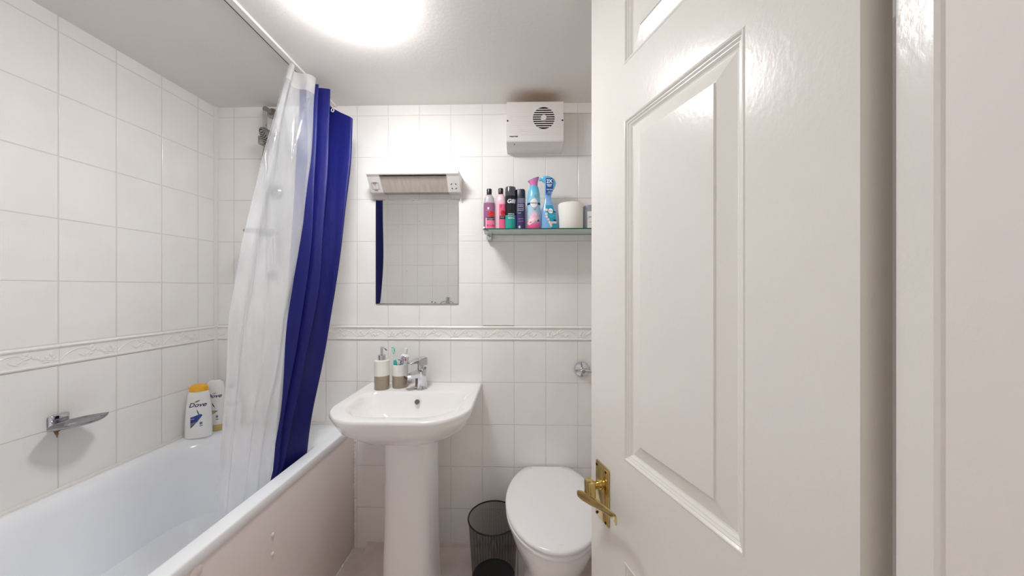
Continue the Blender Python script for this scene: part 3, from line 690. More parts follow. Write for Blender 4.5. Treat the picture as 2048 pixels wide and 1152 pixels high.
loft(bm, rings, True, True, True); obj('lever', bm, CHR, e, ang=25)

# soap dispenser and tumbler: D shaped section, white above, taupe below
def dshape(z, r, rot=0.0, n=40, flat=0.55):
    out = []
    for k in range(n):
        a = 2 * math.pi * k / n; x, y = math.cos(a) * r, math.sin(a) * r * 0.92
        if y > r * flat: y = r * flat + (y - r * flat) * 0.25
        out.append(Vector((x, y, z)))
    return out
sd = at_z(758, 782, BZ)
sd.y += 0.030
e = empty('soap_dispenser', (sd.x, sd.y, BZ), 'white and taupe ceramic soap dispenser with chrome pump on the basin', 'soap dispenser', rz=R(20))
RD, HD = 0.0325, 0.130
bm = nbm(); loft(bm, [dshape(0.0, RD - 0.002), dshape(0.003, RD), dshape(HD * 0.47, RD)], True, True, True); obj('lower_body', bm, TAUPE, e)
bm = nbm(); loft(bm, [dshape(HD * 0.47, RD + 0.0003), dshape(HD - 0.004, RD + 0.0003), dshape(HD - 0.001, RD - 0.002), dshape(HD, RD - 0.006)], True, True, True); obj('upper_body', bm, CREAM, e)
bm = nbm(); lathe(bm, [(0.016, HD), (0.016, HD + 0.021), (0.014, HD + 0.022)], 24); lathe(bm, [(0.0055, HD + 0.02), (0.0055, HD + 0.052)], 16)
box(bm, (-0.007, -0.010, HD + 0.050), (0.007, 0.007, HD + 0.058), 0.002); tube(bm, [(0.0, -0.004, HD + 0.056), (0.012, -0.018, HD + 0.054), (0.020, -0.028, HD + 0.046)], 0.003, 8); obj('pump', bm, CHR, e)
tm = at_z(795.5, 778, BZ); tm.y += 0.030
e = empty('tumbler', (tm.x, tm.y, BZ), 'white and taupe ceramic tumbler holding a toothbrush and toothpaste', 'tumbler', rz=R(20))
RT, HT = 0.0345, 0.105
bm = nbm(); loft(bm, [dshape(0.0, RT - 0.002), dshape(0.003, RT), dshape(HT * 0.52, RT)], True, True, True); obj('lower_body', bm, TAUPE, e)
bm = nbm(); loft(bm, [dshape(HT * 0.52, RT + 0.0003), dshape(HT - 0.001, RT + 0.0003), dshape(HT, RT - 0.001), dshape(HT - 0.001, RT - 0.0035), dshape(HT * 0.54, RT - 0.004)], True, True, True); obj('upper_body', bm, CREAM, e)
# toothbrush (leans left), second brush low in the cup, toothpaste tube (leans right)
def brush(name, base, top, cols, label, head=True):
    base, top = Vector(base), Vector(top); d = (top - base).normalized(); L_ = (top - base).length
    e = empty(name, base, label, 'toothbrush', group=None)
    e.rotation_mode = 'QUATERNION'; e.rotation_quaternion = Vector((0, 0, 1)).rotation_difference(d)
    bm = nbm(); lathe(bm, [(0.004, 0), (0.0058, 0.01), (0.0062, L_ * 0.45), (0.0048, L_ * 0.58), (0.0034, L_ * 0.7), (0.003, L_ * 0.84)], 14, sy=0.8); obj('handle', bm, ink(cols[0], 0.25), e)
    bm = nbm(); lathe(bm, [(0.0078, L_ * 0.30), (0.0085, L_ * 0.60), (0.0066, L_ * 0.67)], 14, sy=0.84); obj('grip', bm, ink(cols[1], 0.3), e)
    bm = nbm(); lathe(bm, [(0.003, L_ * 0.82), (0.0035, L_ * 0.85), (0.0085, L_ * 0.88), (0.0092, L_ * 0.95), (0.004, L_)], 14, sy=0.5); obj('brush_head', bm, ink(cols[1], 0.3), e)
    bm = nbm()
    for i in range(3):
        for j in range(6): box(bm, (-0.0062 + i * 0.0045, -0.012, L_ * 0.865 + j * L_ * 0.019), (-0.0028 + i * 0.0045, -0.0015, L_ * 0.88 + j * L_ * 0.019))
    obj('bristles', bm, ink((225, 238, 238), 0.6), e)
    return e
ty = tm.y
brush('toothbrush', (tm.x - 0.004, ty, BZ + 0.006), (at_y(785, 695, ty - 0.005)), ((232, 240, 240), (60, 190, 180)), 'white and teal toothbrush leaning left out of the tumbler')
brush('toothbrush', (tm.x + 0.004, ty + 0.002, BZ + 0.006), (tm.x + 0.002, ty - 0.018, BZ + 0.128), ((190, 205, 225), (150, 90, 150)), 'short purple and grey toothbrush low in the middle of the tumbler')
b0, b1 = Vector((tm.x + 0.002, ty + 0.006, BZ + 0.020)), at_y(812, 697, ty - 0.010)
e = empty('toothpaste_tube', b0, 'white toothpaste tube with blue lettering leaning right in the tumbler', 'toothpaste')
e.rotation_mode = 'QUATERNION'; e.rotation_quaternion = Vector((0, 0, 1)).rotation_difference((b1 - b0).normalized()); L_ = (b1 - b0).length
bm = nbm(); rings = []
for z, a, b in ((0, 0.021, 0.0008), (0.01, 0.021, 0.0012), (0.06, 0.020, 0.012), (L_ * 0.78, 0.0185, 0.0165), (L_ * 0.84, 0.009, 0.009)):
    rings.append([Vector((math.cos(2 * math.pi * k / 24) * a, math.sin(2 * math.pi * k / 24) * b, z)) for k in range(24)])
loft(bm, rings, True, True, True); obj('tube', bm, ink((236, 236, 240), 0.25), e)
bm = nbm(); lathe(bm, [(0.0085, L_ * 0.83), (0.0085, L_ * 0.96), (0.0075, L_)], 20); obj('cap', bm, CREAM, e)
Mt = Matrix.Translation((-0.002, -0.0175, L_ * 0.64)) @ Matrix.Rotation(R(90), 4, 'X') @ Matrix.Rotation(R(90), 4, 'Z')
flat_text('ROSN', 0.019, Mt, (40, 60, 140), e, shear=0.2)
Mt = Matrix.Translation((0.010, -0.0150, L_ * 0.70)) @ Matrix.Rotation(R(90), 4, 'X')
bm = nbm(); lathe(bm, [(0.0045, 0), (0.0045, 0.0008)], 16, M=Mt); lathe(bm, [(0.003, 0), (0.003, 0.0008)], 16, M=Mt @ Matrix.Translation((-0.002, 0.009, 0))); obj('red_dots', bm, ink((190, 90, 60)), e)

# ================================================================ MIRROR and SHAVER LIGHT
ma, mb = at_y(751, 401, D - 0.006), at_y(916, 608, D - 0.006)
mm = bpy.data.materials.new('mirror_silver'); nt, p, _ = nodes(mm); p.inputs['Base Color'].default_value = (0.80, 0.81, 0.785, 1); p.inputs['Metallic'].default_value = 1; p.inputs['Roughness'].default_value = 0.01
e = empty('wall_mirror', ((ma.x + mb.x) / 2, D, mb.z), 'frameless rectangular mirror stuck on the tiles above the basin', 'mirror')
hw, hh = (mb.x - ma.x) / 2, ma.z - mb.z
bm = nbm(); box(bm, (-hw, -0.006, 0), (hw, -0.001, hh), 0.0012); obj('mirror_glass', bm, [mm], e, smooth=False)
bm = nbm(); box(bm, (-hw - 0.0008, -0.004, -0.003), (hw + 0.0008, -0.0002, hh + 0.001)); obj('backing', bm, mat('mirror_edge', (150, 152, 146), 0.4), e, smooth=False)
FOX = mat('mirror_foxing', (120, 105, 85), 0.8)
for a, b, s in ((0.27, 0.008, 0.005), (0.285, 0.006, 0.004), (0.02, 0.003, 0.003), (0.18, hh - 0.002, 0.003), (0.21, 0.39, 0.0014), (0.11, 0.365, 0.0012), (0.10, 0.21, 0.001), (0.15, 0.155, 0.0016)):
    bm = nbm(); ball(bm, (-hw + a, -0.006, b), (s, 0.0003, s * 0.7), 8); obj('spot', bm, FOX, e)
# shaver light: slanting front, socket at right, switch panel at left
la, lb = at_y(732, 345, D - 0.094), at_y(917, 345, D - 0.094)
zt_, zb_ = la.z + 0.003, at_y(742, 387, D - 0.042).z
e = empty('shaver_light', (la.x, D, zb_), 'long white shaver light with socket and switch above the mirror', 'light fitting')
LW = lb.x - la.x; HH = zt_ - zb_
sec = [(0.0, 0.0), (0.040, 0.0), (0.044, 0.003), (0.085, HH - 0.020), (0.094, HH - 0.012), (0.096, HH - 0.004), (0.092, HH), (0.0, HH)]
def endcap(x0, x1):
    bm = nbm(); loft(bm, [[Vector((x, -d, z)) for d, z in sec] for x in (x0, x1)], True, True, True); return bm
obj('switch_end', endcap(0, 0.056), PLW, e, smooth=False); obj('socket_end', endcap(LW - 0.056, LW), PLW, e, smooth=False)
bm = nbm(); s2 = [(0.0, 0.004), (0.036, 0.004), (0.079, HH - 0.017), (0.0, HH - 0.004)]
loft(bm, [[Vector((x, -d, z)) for d, z in s2] for x in (0.054, LW - 0.054)], True, True, True); obj('diffuser', bm, mat('ribbed_grey_diffuser', (186, 176, 168), 0.3, noise=0.12, nscale=12, bump=0.0015, bscale=60, stretch=(6, 1, 1)), e, smooth=False)
bm = nbm(); tube(bm, [(0.001, -0.0885, HH - 0.0065), (LW - 0.001, -0.0885, HH - 0.0065)], 0.0075, 14); box(bm, (0.0, -0.088, HH - 0.004), (LW, -0.001, HH + 0.0015), 0.001); obj('top_strip', bm, mat('gloss_white_strip', (238, 236, 234), 0.1), e)
sl = Vector((0, -0.041, HH - 0.023)); sn = sl.normalized(); fn = Vector((0, -sn.z, sn.y)); fn = fn if fn.y < 0 else -fn
def on_face(u, v):                 # v along the slanting face from its lower edge
    return Vector((u, -0.044, 0.003)) + sn * v
def face_box(u0, u1, v0, v1, h, bm):
    a = [on_face(u, v) for u, v in ((u0, v0), (u1, v0), (u1, v1), (u0, v1))]
    loft(bm, [[q - fn * 0.001 for q in a], [q + fn * h for q in a]], True, True, True)
bm = nbm()
for (u, v, r) in ((LW - 0.038, 0.036, 0.7), (LW - 0.018, 0.036, -0.7), (LW - 0.036, 0.016, -0.7), (LW - 0.018, 0.016, 0.7)):
    c = on_face(u, v); pts = []
    t = Vector((1, 0, 0)); 
    for a, b in ((-0.004, -0.0016), (0.004, -0.0016), (0.004, 0.0016), (-0.004, 0.0016)):
        pts.append(c + t * (a * math.cos(r) - b * math.sin(r)) + sn * (a * math.sin(r) + b * math.cos(r)))
    loft(bm, [[q - fn * 0.0005 for q in pts], [q + fn * 0.0006 for q in pts]], True, True, True)
obj('socket_holes', bm, DARK, e, smooth=False)
bm = nbm(); g = 0.0007
for u0, u1, v0, v1 in ((0.012, 0.044, 0.044, 0.0448), (0.012, 0.044, 0.014, 0.0148), (0.012, 0.0128, 0.014, 0.044), (0.0432, 0.044, 0.014, 0.044), (0.027, 0.029, 0.030, 0.032), (0.024, 0.032, 0.0365, 0.0375)): face_box(u0, u1, v0, v1, g, bm)
obj('printed_lines', bm, ink((90, 84, 82)), e, smooth=False)
for q4 in ((0.020, 0.036, 0.042, 0.0475), (0.021, 0.036, 0.010, 0.0145)):
    bm = nbm(); face_box(*q4, 0.0016, bm); obj('switch', bm, ink((150, 140, 138)), e, smooth=False)
bm = nbm(); tube(bm, [(LW - 0.004, -0.012, 0.002), (LW - 0.004, -0.012, -0.03)], 0.002, 8); obj('pull_cord', bm, PLW, e)

# ================================================================ EXTRACTOR FAN
fa, fb = at_y(1013, 204, D - 0.095), at_y(1127, 283, D - 0.095)
FW = fb.x - fa.x; ft = fa.z; fz = at_y(1015, 300.5, D - 0.045).z; FH = ft - fz
e = empty('extractor_fan', (fa.x, D, fz), 'square white extractor fan box with round louvred grille near the ceiling', 'extractor fan')
CH = at_y(1015, 282, D - 0.095).z - fz
bm = nbm(); sec = [(0.0, 0.0), (0.045, 0.0), (0.066, 0.006), (0.0925, CH - 0.004), (0.095, CH + 0.001), (0.095, FH - 0.004), (0.092, FH), (0.0, FH)]
gx, gz, gr = FW * 0.655, at_y(1087, 236.5, D - 0.095).z - fz, 0.0485
# body sides/back without the front face; the front is a plate with a round opening
loft(bm, [[Vector((x, -d, z)) for d, z in sec[:]] for x in (0.0, FW)], True, True, True)
fr = [f for f in bm.faces if all(abs(v.co.y + 0.095) < 1e-5 for v in f.verts)]
bmesh.ops.delete(bm, geom=fr, context='FACES_ONLY')
NS = 48; inner = [Vector((gx + gr * math.cos(2 * math.pi * k / NS), -0.095, gz + gr * math.sin(2 * math.pi * k / NS))) for k in range(NS)]
x0_, x1_, z0_, z1_ = 0.0, FW, CH + 0.001, FH - 0.004
outer = []
for p in inner:
    d = p - Vector((gx, -0.095, gz)); t = min([(x1_ - gx) / d.x if d.x > 1e-6 else 9e9, (x0_ - gx) / d.x if d.x < -1e-6 else 9e9, (z1_ - gz) / d.z if d.z > 1e-6 else 9e9, (z0_ - gz) / d.z if d.z < -1e-6 else 9e9]); outer.append(Vector((gx, -0.095, gz)) + d * t)
loft(bm, [outer, inner, [p + Vector((0, 0.03, 0)) for p in inner]], True, False, False)
for cx_, cz_ in ((x0_, z0_), (x1_, z0_), (x1_, z1_), (x0_, z1_)):   # fill the corner slivers
    V = sorted(range(NS), key=lambda k: (outer[k] - Vector((cx_, -0.095, cz_))).length)[:6]
    for k in V:
        j = (k + 1) % NS; c = Vector((cx_, -0.095, cz_))
        if abs(outer[k].x - outer[j].x) > 1e-5 and abs(outer[k].z - outer[j].z) > 1e-5: bm.faces.new([bm.verts.new(q) for q in (outer[k], outer[j], c)])
# fine raised ribs across the front
for k in range(13):
    z = z0_ + 0.024 + k * 0.0082
    if z > z1_ - 0.008: break
    for a, b in ((0.014, gx - gr - 0.004), (gx + gr + 0.004, FW - 0.012)):
        if abs(z - gz) > gr + 0.003 and a < 0.02: a, b = 0.014, FW - 0.012
        elif abs(z - gz) > gr + 0.003: continue
        box(bm, (a, -0.0957, z), (b, -0.0945, z + 0.0016))
obj('housing', bm, PLW, e, smooth=False)
bm = nbm(); lathe(bm, [(gr + 0.001, 0), (gr + 0.001, 0.002)], 40, M=Matrix.Translation((gx, -0.070, gz)) @ Matrix.Rotation(R(90), 4, 'X')); lathe(bm, [(gr - 0.0006, 0), (gr - 0.0006, 0.0235)], 40, cap0=False, cap1=False, M=Matrix.Translation((gx, -0.070, gz)) @ Matrix.Rotation(R(90), 4, 'X')); obj('dark_duct', bm, DARK, e)
bm = nbm()
for k in range(-4, 5):
    z = gz + k * 0.0097; hwid = math.sqrt(max(0, gr * gr - (k * 0.0097) ** 2))
    box(bm, (gx - hwid, -0.0955, z - 0.0020), (gx + hwid, -0.0925, z + 0.0020), M=None)
lathe(bm, [(0.0125, 0), (0.0125, 0.016), (0.011, 0.018)], 28, M=Matrix.Translation((gx, -0.082, gz + 0.001)) @ Matrix.Rotation(R(90), 4, 'X'))
obj('grille', bm, PLW, e, smooth=False)
for x in (0.005, FW - 0.005):
    bm = nbm(); lathe(bm, [(0.0036, 0), (0.0036, 0.0015), (0.002, 0.002)], 14, M=Matrix.Translation((x, -0.0948, FH * 0.56)) @ Matrix.Rotation(R(90), 4, 'X')); obj('screw', bm, BLK, e)
flat_text('manrose', 0.0105, Matrix.Translation((0.032, -0.0953, CH + 0.019)) @ Matrix.Rotation(R(90), 4, 'X'), (30, 26, 26), e, bold=0.0003)
bm = nbm(); lathe(bm, [(0.0017, 0), (0.0017, 0.003)], 10, M=Matrix.Translation((0.035, -0.079, CH * 0.45)) @ Matrix.Rotation(R(90), 4, 'X')); obj('indicator', bm, BLK, e)

# ================================================================ GLASS SHELF
SZ = 1.4935; sa = at_z(966, 457.5, SZ); SY0 = 1.400; SX0 = at_y(966, 457, SY0).x; SX1 = 0.40
e = empty('glass_shelf', (SX0, D, SZ), 'clear glass shelf holding toiletries below the extractor fan', 'shelf')
GL = glass_mat('clear_green_glass', (238, 247, 243), 0.02); GE = glass_mat('green_glass_edge', (20, 92, 78), 0.6)
bm = nbm(); box(bm, (0, SY0 - D, -0.0042), (SX1 - SX0, -0.004, 0)); 
for f in bm.faces:
    if abs(f.normal.z if f.normal.length else 0) < 0.5: pass
bm.normal_update()
for f in bm.faces: f.material_index = 0 if abs(f.normal.z) > 0.5 else 1
obj('glass_pane', bm, [GL, GE], e, smooth=False)
for x in (0.012, SX1 - SX0 - 0.03):
    bm = nbm(); box(bm, (x - 0.010, -0.030, -0.030), (x + 0.014, -0.001, 0.004), 0.005, 3); box(bm, (x - 0.008, SY0 - D + 0.004, -0.010), (x - 0.002, -0.02, -0.006), 0.001)
    tube(bm, [(x - 0.010, SY0 - D - 0.002, 0.002), (x - 0.004, SY0 - D - 0.004, 0.001)], 0.0045, 10); ball(bm, (x + 0.003, SY0 - D + 0.010, -0.014), (0.011, 0.006, 0.013), 14); obj('clamp', bm, CHR, e)

# ---- toiletries on the shelf
sc_ = 1.0
YB = 1.470
def bx(px, y=YB): return at_y(px, 460, y).x
def bh(py, y=YB): return at_y(1000, py, y).z - SZ
S1 = SZ + 0.0002
GLASSY = lambda n, c: mat(n, c, 0.18, coat=0.3)
# 1 dark pink body wash
h = bh(379)
b = Bottle('body_wash_bottle', (bx(978.5), YB, S1), R(-4), 'magenta body wash bottle with black cap at the left shelf end', 'bottle', 0.0255, 0.016,
           [(0.94, 0), (1, 0.004), (1.0, h * 0.60), (0.97, h * 0.68), (0.80, h * 0.79), (0.5, h * 0.855), (0.48, h * 0.87)], GLASSY('magenta_gel', (150, 92, 132)), 2.4)
bm = nbm(); lathe(bm, [(0.0112, h * 0.865), (0.0114, h * 0.99), (0.0105, h)], 24); obj('cap', bm, BLK, b.e)
b.patch('clear_shoulder', 0, 0, 0, 0, GLASSY('grey_clear', (186, 176, 182)), 0.0004, lambda a, t: (0.0255 * 0.985 * math.sin((a - 0.5) * 3.0) * interp([(q, k) for k, q in b.prof], h * (0.66 + 0.20 * t)), h * (0.66 + 0.20 * t)))
b.patch('front_label', -0.013, 0.024, 0.004, h * 0.29, ink((232, 120, 158)), 0.0006); b.patch('pale_label', -0.013, -0.009, 0.004, h * 0.30, ink((240, 190, 205)), 0.0008)
b.patch('black_band', -0.007, 0.024, h * 0.245, h * 0.315, ink((52, 30, 44)), 0.0009); b.patch('fruit_picture', -0.003, 0.024, h * 0.32, h * 0.47, mat('berries', (190, 30, 42), 0.4, var=(225, 60, 40), nscale=120), 0.0007, 'disc')
b.patch('logo_disc', -0.006, 0.003, h * 0.50, h * 0.555, ink((240, 225, 232)), 0.0008, 'disc'); b.text('POMEGRANATE', 0.0048, 0.010, h * 0.28, (235, 215, 225)); b.text('& CHERRY', 0.004, 0.008, h * 0.26, (235, 215, 225)); b.text('original source', 0.0035, -0.001, h * 0.485, (240, 225, 232))
b.patch('red_band', -0.008, 0.024, h * 0.10, h * 0.14, ink((200, 50, 100)), 0.0009); b.text('SHOWER', 0.004, 0.007, h * 0.12, (250, 220, 228))
# 2 pale pink bottle
h = bh(377.5)
b = Bottle('body_lotion_bottle', (bx(1001.5), YB + 0.004, S1), R(-12), 'pale pink bottle with black cap between the magenta bottle and shaving can', 'bottle', 0.0255, 0.016,
           [(0.94, 0), (1, 0.004), (1.0, h * 0.62), (0.96, h * 0.71), (0.80, h * 0.79), (0.5, h * 0.855), (0.48, h * 0.87)], GLASSY('pale_pink', (222, 186, 198)), 2.4)
bm = nbm(); lathe(bm, [(0.0112, h * 0.865), (0.0114, h * 0.99), (0.0105, h)], 24); obj('cap', bm, BLK, b.e)
b.patch('front_label', -0.003, 0.024, 0.004, h * 0.62, ink((226, 90, 132)), 0.0006); b.patch('black_band', -0.001, 0.024, h * 0.27, h * 0.345, ink((50, 28, 40)), 0.0009); b.patch('logo_disc', 0.001, 0.009, h * 0.53, h * 0.60, ink((200, 70, 100)), 0.0008, 'disc')
b.patch('fruit_picture', 0.004, 0.022, h * 0.35, h * 0.47, mat('cherries', (170, 22, 34), 0.4, var=(210, 40, 50), nscale=120), 0.0009, 'disc'); b.text('CHERRY', 0.005, 0.010, h * 0.31, (240, 220, 226))
# 3 shaving foam can
h = bh(375, 1.462)
b = Bottle('shaving_gel_can', (bx(1021, 1.462), 1.462, S1), 0.0, 'black and teal shaving gel can with grey cap on the shelf', 'can', 0.0235, 0.0235,
           [(0.94, 0), (1, 0.003), (1.0, h * 0.34)], GLASSY('teal_can', (24, 160, 152)), 2.0)
bm = nbm(); lathe(bm, [(0.0235, h * 0.34), (0.0235, h * 0.78), (0.0238, h * 0.785)], 32); obj('black_band', bm, ink((26, 26, 32), 0.25), b.e)
bm = nbm(); lathe(bm, [(0.0240, h * 0.78), (0.0240, h * 0.965), (0.0225, h * 0.985), (0.014, h), (0.004, h)], 32); obj('cap', bm, mat('smoky_cap', (70, 70, 76), 0.12, coat=0.5), b.e)
b.prof = [(1, 0), (1, h)]
b.text('Gill', 0.024, 0.003, h * 0.645, (240, 240, 244), bold=0.0008, shear=0.12); b.text('SHAVE GEL', 0.0052, 0.004, h * 0.36, (235, 240, 240), bold=0.0002); b.text('PEAU SENSIBLE', 0.0042, 0.004, h * 0.315, (235, 240, 240)); b.text('SENSITIVE', 0.0058, 0.004, h * 0.265, (235, 240, 240), bold=0.0003)
# 4 purple flat bottle
h = bh(380.5)
b = Bottle('hair_shampoo_bottle', (bx(1040.5), YB + 0.002, S1), R(-14), 'dark purple and grey shampoo bottle with square navy cap on the shelf', 'bottle', 0.0235, 0.015,
           [(0.96, 0), (1, 0.003), (1.0, h * 0.42)], GLASSY('violet_gel', (96, 66, 160)), 3.0)
bm = nbm(); lathe(bm, [(0.0235, h * 0.42), (0.0235, h * 0.78)], 36, sy=0.64, power=3.0); obj('upper_body', bm, GLASSY('grey_violet', (112, 108, 134)), b.e)
bm = nbm(); lathe(bm, [(0.0232, h * 0.78), (0.0228, h * 0.965), (0.020, h)], 36, sy=0.64, power=3.0); obj('cap', bm, ink((30, 34, 54), 0.3), b.e)
b.prof = [(1, 0), (1, h)]
b.patch('navy_label', -0.006, 0.0225, 0.006, h * 0.66, ink((40, 34, 84)), 0.0006); b.patch('panel_frame', -0.008, 0.018, h * 0.475, h * 0.63, ink((205, 205, 222)), 0.0008); b.patch('panel_fill', -0.007, 0.017, h * 0.485, h * 0.62, ink((44, 40, 88)), 0.001)
b.text('CODE', 0.0085, 0.005, h * 0.58, (220, 220, 235), 0.0016); b.text('RESTORE', 0.0055, 0.005, h * 0.52, (220, 220, 235), 0.0016); b.text('HAIR', 0.006, 0.0, h * 0.42, (220, 220, 235)); b.text('KERATIN', 0.0055, 0.006, h * 0.28, (215, 150, 205)); b.text('STRENGTH', 0.0045, 0.006, h * 0.22, (215, 150, 205)); b.patch('seal', -0.004, 0.005, h * 0.05, h * 0.12, ink((215, 200, 230)), 0.001, 'disc')
# 5 air freshener
YF = 1.462; h = bh(357, YF)
grad = bpy.data.materials.new('air_freshener_print'); nt, p, _ = nodes(grad); p.inputs['Roughness'].default_value = 0.2
tc = nt.nodes.new('ShaderNodeTexCoord'); sp = nt.nodes.new('ShaderNodeSeparateXYZ'); nt.links.new(tc.outputs['Object'], sp.inputs[0])
rp = nt.nodes.new('ShaderNodeValToRGB'); mr = nt.nodes.new('ShaderNodeMapRange'); mr.inputs[2].default_value = h; nt.links.new(sp.outputs[2], mr.inputs[0]); nt.links.new(mr.outputs[0], rp.inputs[0]); nt.links.new(rp.outputs[0], p.inputs['Base Color'])
for i, (q, c) in enumerate(((0.0, (230, 60, 130)), (0.10, (238, 110, 165)), (0.2, (200, 205, 228)), (0.35, (180, 212, 232)), (0.55, (150, 208, 230)), (0.8, (92, 186, 222)))):
    el = rp.color_ramp.elements[i] if i < 2 else rp.color_ramp.elements.new(q); el.position = q; el.color = lin(c)
b = Bottle('air_freshener_can', (bx(1067.5, YF), YF, S1), 0.0, 'pale blue and pink air freshener spray can with lilac nozzle on the shelf', 'spray can', 0.0285, 0.0285,
           [(0.95, 0), (1, 0.004), (1.0, h * 0.58), (0.96, h * 0.68), (0.80, h * 0.77), (0.64, h * 0.835)], grad, 2.0)
bm = nbm(); rings = []
for z, a, dxx, tl in ((0.83, 0.0175, 0.0, 0.0), (0.87, 0.0165, 0.0005, 0.0), (0.91, 0.019, -0.001, 0.002), (0.95, 0.0235, -0.002, 0.006), (0.975, 0.0255, -0.002, 0.010), (0.965, 0.024, -0.002, 0.010)):
    rings.append([Vector((dxx + math.cos(2 * math.pi * k / 32) * a, math.sin(2 * math.pi * k / 32) * 0.016, h * z + tl * (math.cos(2 * math.pi * k / 32)))) for k in range(32)])
loft(bm, rings, True, True, True); obj('nozzle', bm, mat('pink_lilac_plastic', (196, 130, 190), 0.25, var=(224, 110, 160), nscale=30), b.e)
b.patch('logo_ring', -0.0165, 0.0165, h * 0.405, h * 0.585, ink((60, 74, 130)), 0.0006, 'disc'); b.patch('logo_disc', -0.0158, 0.0158, h * 0.409, h * 0.581, ink((240, 240, 244)), 0.0008, 'disc')
b.text('febreze', 0.0095, 0.0, h * 0.495, (34, 44, 100), 0.0014, shear=0.15); b.text('AIR', 0.0075, 0.003, h * 0.375, (40, 60, 120)); b.patch('navy_ribbon', -0.0282, -0.015, h * 0.47, h * 0.51, ink((26, 36, 92)), 0.0007); b.patch('ribbon_tail', 0.0155, 0.0282, h * 0.47, h * 0.51, ink((26, 36, 92)), 0.0007)
pk = mat('petal_print', (244, 190, 212), 0.3, var=(250, 225, 235), nscale=90)
for u, v, s in ((-0.010, 0.17, 0.013), (0.002, 0.28, 0.012), (-0.004, 0.23, 0.012), (0.012, 0.20, 0.010), (-0.018, 0.13, 0.009)):
    b.patch('petal', u - s, u + s, h * v - s, h * v + s, pk, 0.0007 + abs(u) * 0.02, 'disc')
b.patch('flower_centre', -0.0175, -0.0115, h * 0.125, h * 0.15, ink((150, 100, 60)), 0.0014, 'disc'); b.patch('triangle_mark', 0.012, 0.024, h * 0.155, h * 0.21, ink((52, 54, 110)), 0.0014, lambda a, t: (0.018 + (a - 0.5) * 0.012 * (1 - t), h * (0.155 + 0.05 * t)))
b.patch('leaf', 0.002, 0.020, h * 0.60, h * 0.66, mat('green_sprig', (96, 164, 150), 0.4, var=(150, 205, 215), nscale=200), 0.0006, 'disc')
# 6 trigger spray
h = bh(355, YF)
dxt = [(0, 0.0), (0.06, 0.0), (0.10, -0.003), (0.135, -0.006), (0.16, -0.006), (0.22, -0.004)]
b = Bottle('fabric_spray_bottle', (bx(1098.5, YF), YF, S1), 0.0, 'translucent blue trigger spray bottle with 2X tag left of the toilet roll', 'spray bottle', 0.038, 0.022,
           [(0.94, 0), (1, 0.004), (0.93, h * 0.18), (0.88, h * 0.30), (0.76, h * 0.40), (0.56, h * 0.48), (0.40, h * 0.56), (0.36, h * 0.62), (0.34, h * 0.70)], mat('translucent_blue', (128, 178, 230), 0.15, coat=0.4), 2.4, dx=dxt)
bm = nbm(); rings = []
for z, x0_, x1_ in ((0.66, -0.020, 0.010), (0.72, -0.020, 0.014), (0.78, -0.020, 0.022), (0.84, -0.020, 0.028), (0.88, -0.022, 0.030), (0.92, -0.034, 0.027), (0.955, -0.042, 0.022), (0.985, -0.040, 0.012), (1.0, -0.030, 0.004)):
    rings.append([Vector(((x0_ + x1_) / 2 + math.cos(2 * math.pi * k / 28) * (x1_ - x0_) / 2, math.sin(2 * math.pi * k / 28) * 0.013, h * z)) for k in range(28)])
loft(bm, rings, True, True, True)
box(bm, (-0.044, -0.006, h * 0.925), (-0.032, 0.006, h * 0.975), 0.002)
obj('trigger_head', bm, mat('light_blue_plastic', (112, 192, 232), 0.2, coat=0.3), b.e)
bm = nbm(); pts = [(-0.0165, 0.955), (0.012, 0.955), (0.015, 0.93), (0.015, 0.78), (0.0125, 0.715), (0.006, 0.70), (0.004, 0.66), (-0.0165, 0.665)]
loft(bm, [[Vector((a, -0.0150, h * z)) for a, z in pts], [Vector((a, -0.0160, h * z)) for a, z in pts]], True, True, True); tg = obj('tag', bm, ink((24, 76, 150)), b.e, smooth=False)
for s, z, x, t, bo_ in (('2X', 0.021, -0.001, 0.895, 0.0008), ('ODOUR', 0.0062, -0.001, 0.835, 0.0003), ('FRESH', 0.0062, -0.001, 0.808, 0.0003), ('febreze', 0.0085, 0.0, 0.745, 0.0001), ('FABRIC', 0.0042, 0.0, 0.70, 0.0), ('REFRESH', 0.0042, -0.004, 0.68, 0.0)):
    flat_text(s, z, Matrix.Translation((x, -0.0162, h * t)) @ Matrix.Rotation(R(90), 4, 'X'), (232, 240, 250), tg, bold=bo_)
tq = ink((30, 160, 190), 0.3)
b.patch('turquoise_label', 0, 0, 0, 0, tq, 0.0006, lambda a, t: ((-0.014 + 0.022 * (1 - t) ** 1.5) + a * ((0.034 - 0.018 * t ** 1.6) - (-0.014 + 0.022 * (1 - t) ** 1.5)), h * (0.02 + 0.44 * t)))
b.patch('logo_disc', -0.004, 0.016, h * 0.30, h * 0.395, ink((240, 240, 240)), 0.0012, 'disc'); b.text('febreze', 0.0055, 0.006, h * 0.347, (34, 44, 100), 0.0018); b.patch('navy_ribbon', 0.015, 0.0285, h * 0.325, h * 0.345, ink((26, 36, 92)), 0.0012)
for u, v in ((-0.011, 0.37), (-0.013, 0.29), (-0.013, 0.24), (-0.006, 0.19), (-0.001, 0.14), (0.004, 0.11), (0.010, 0.13), (0.006, 0.075)):
    b.patch('blossom', u - 0.0055, u + 0.0055, h * v - 0.0055, h * v + 0.0055, mat('white_blossom', (232, 226, 214), 0.4, var=(214, 180, 160), nscale=200), 0.0015 + abs(v) * 0.001, 'disc')
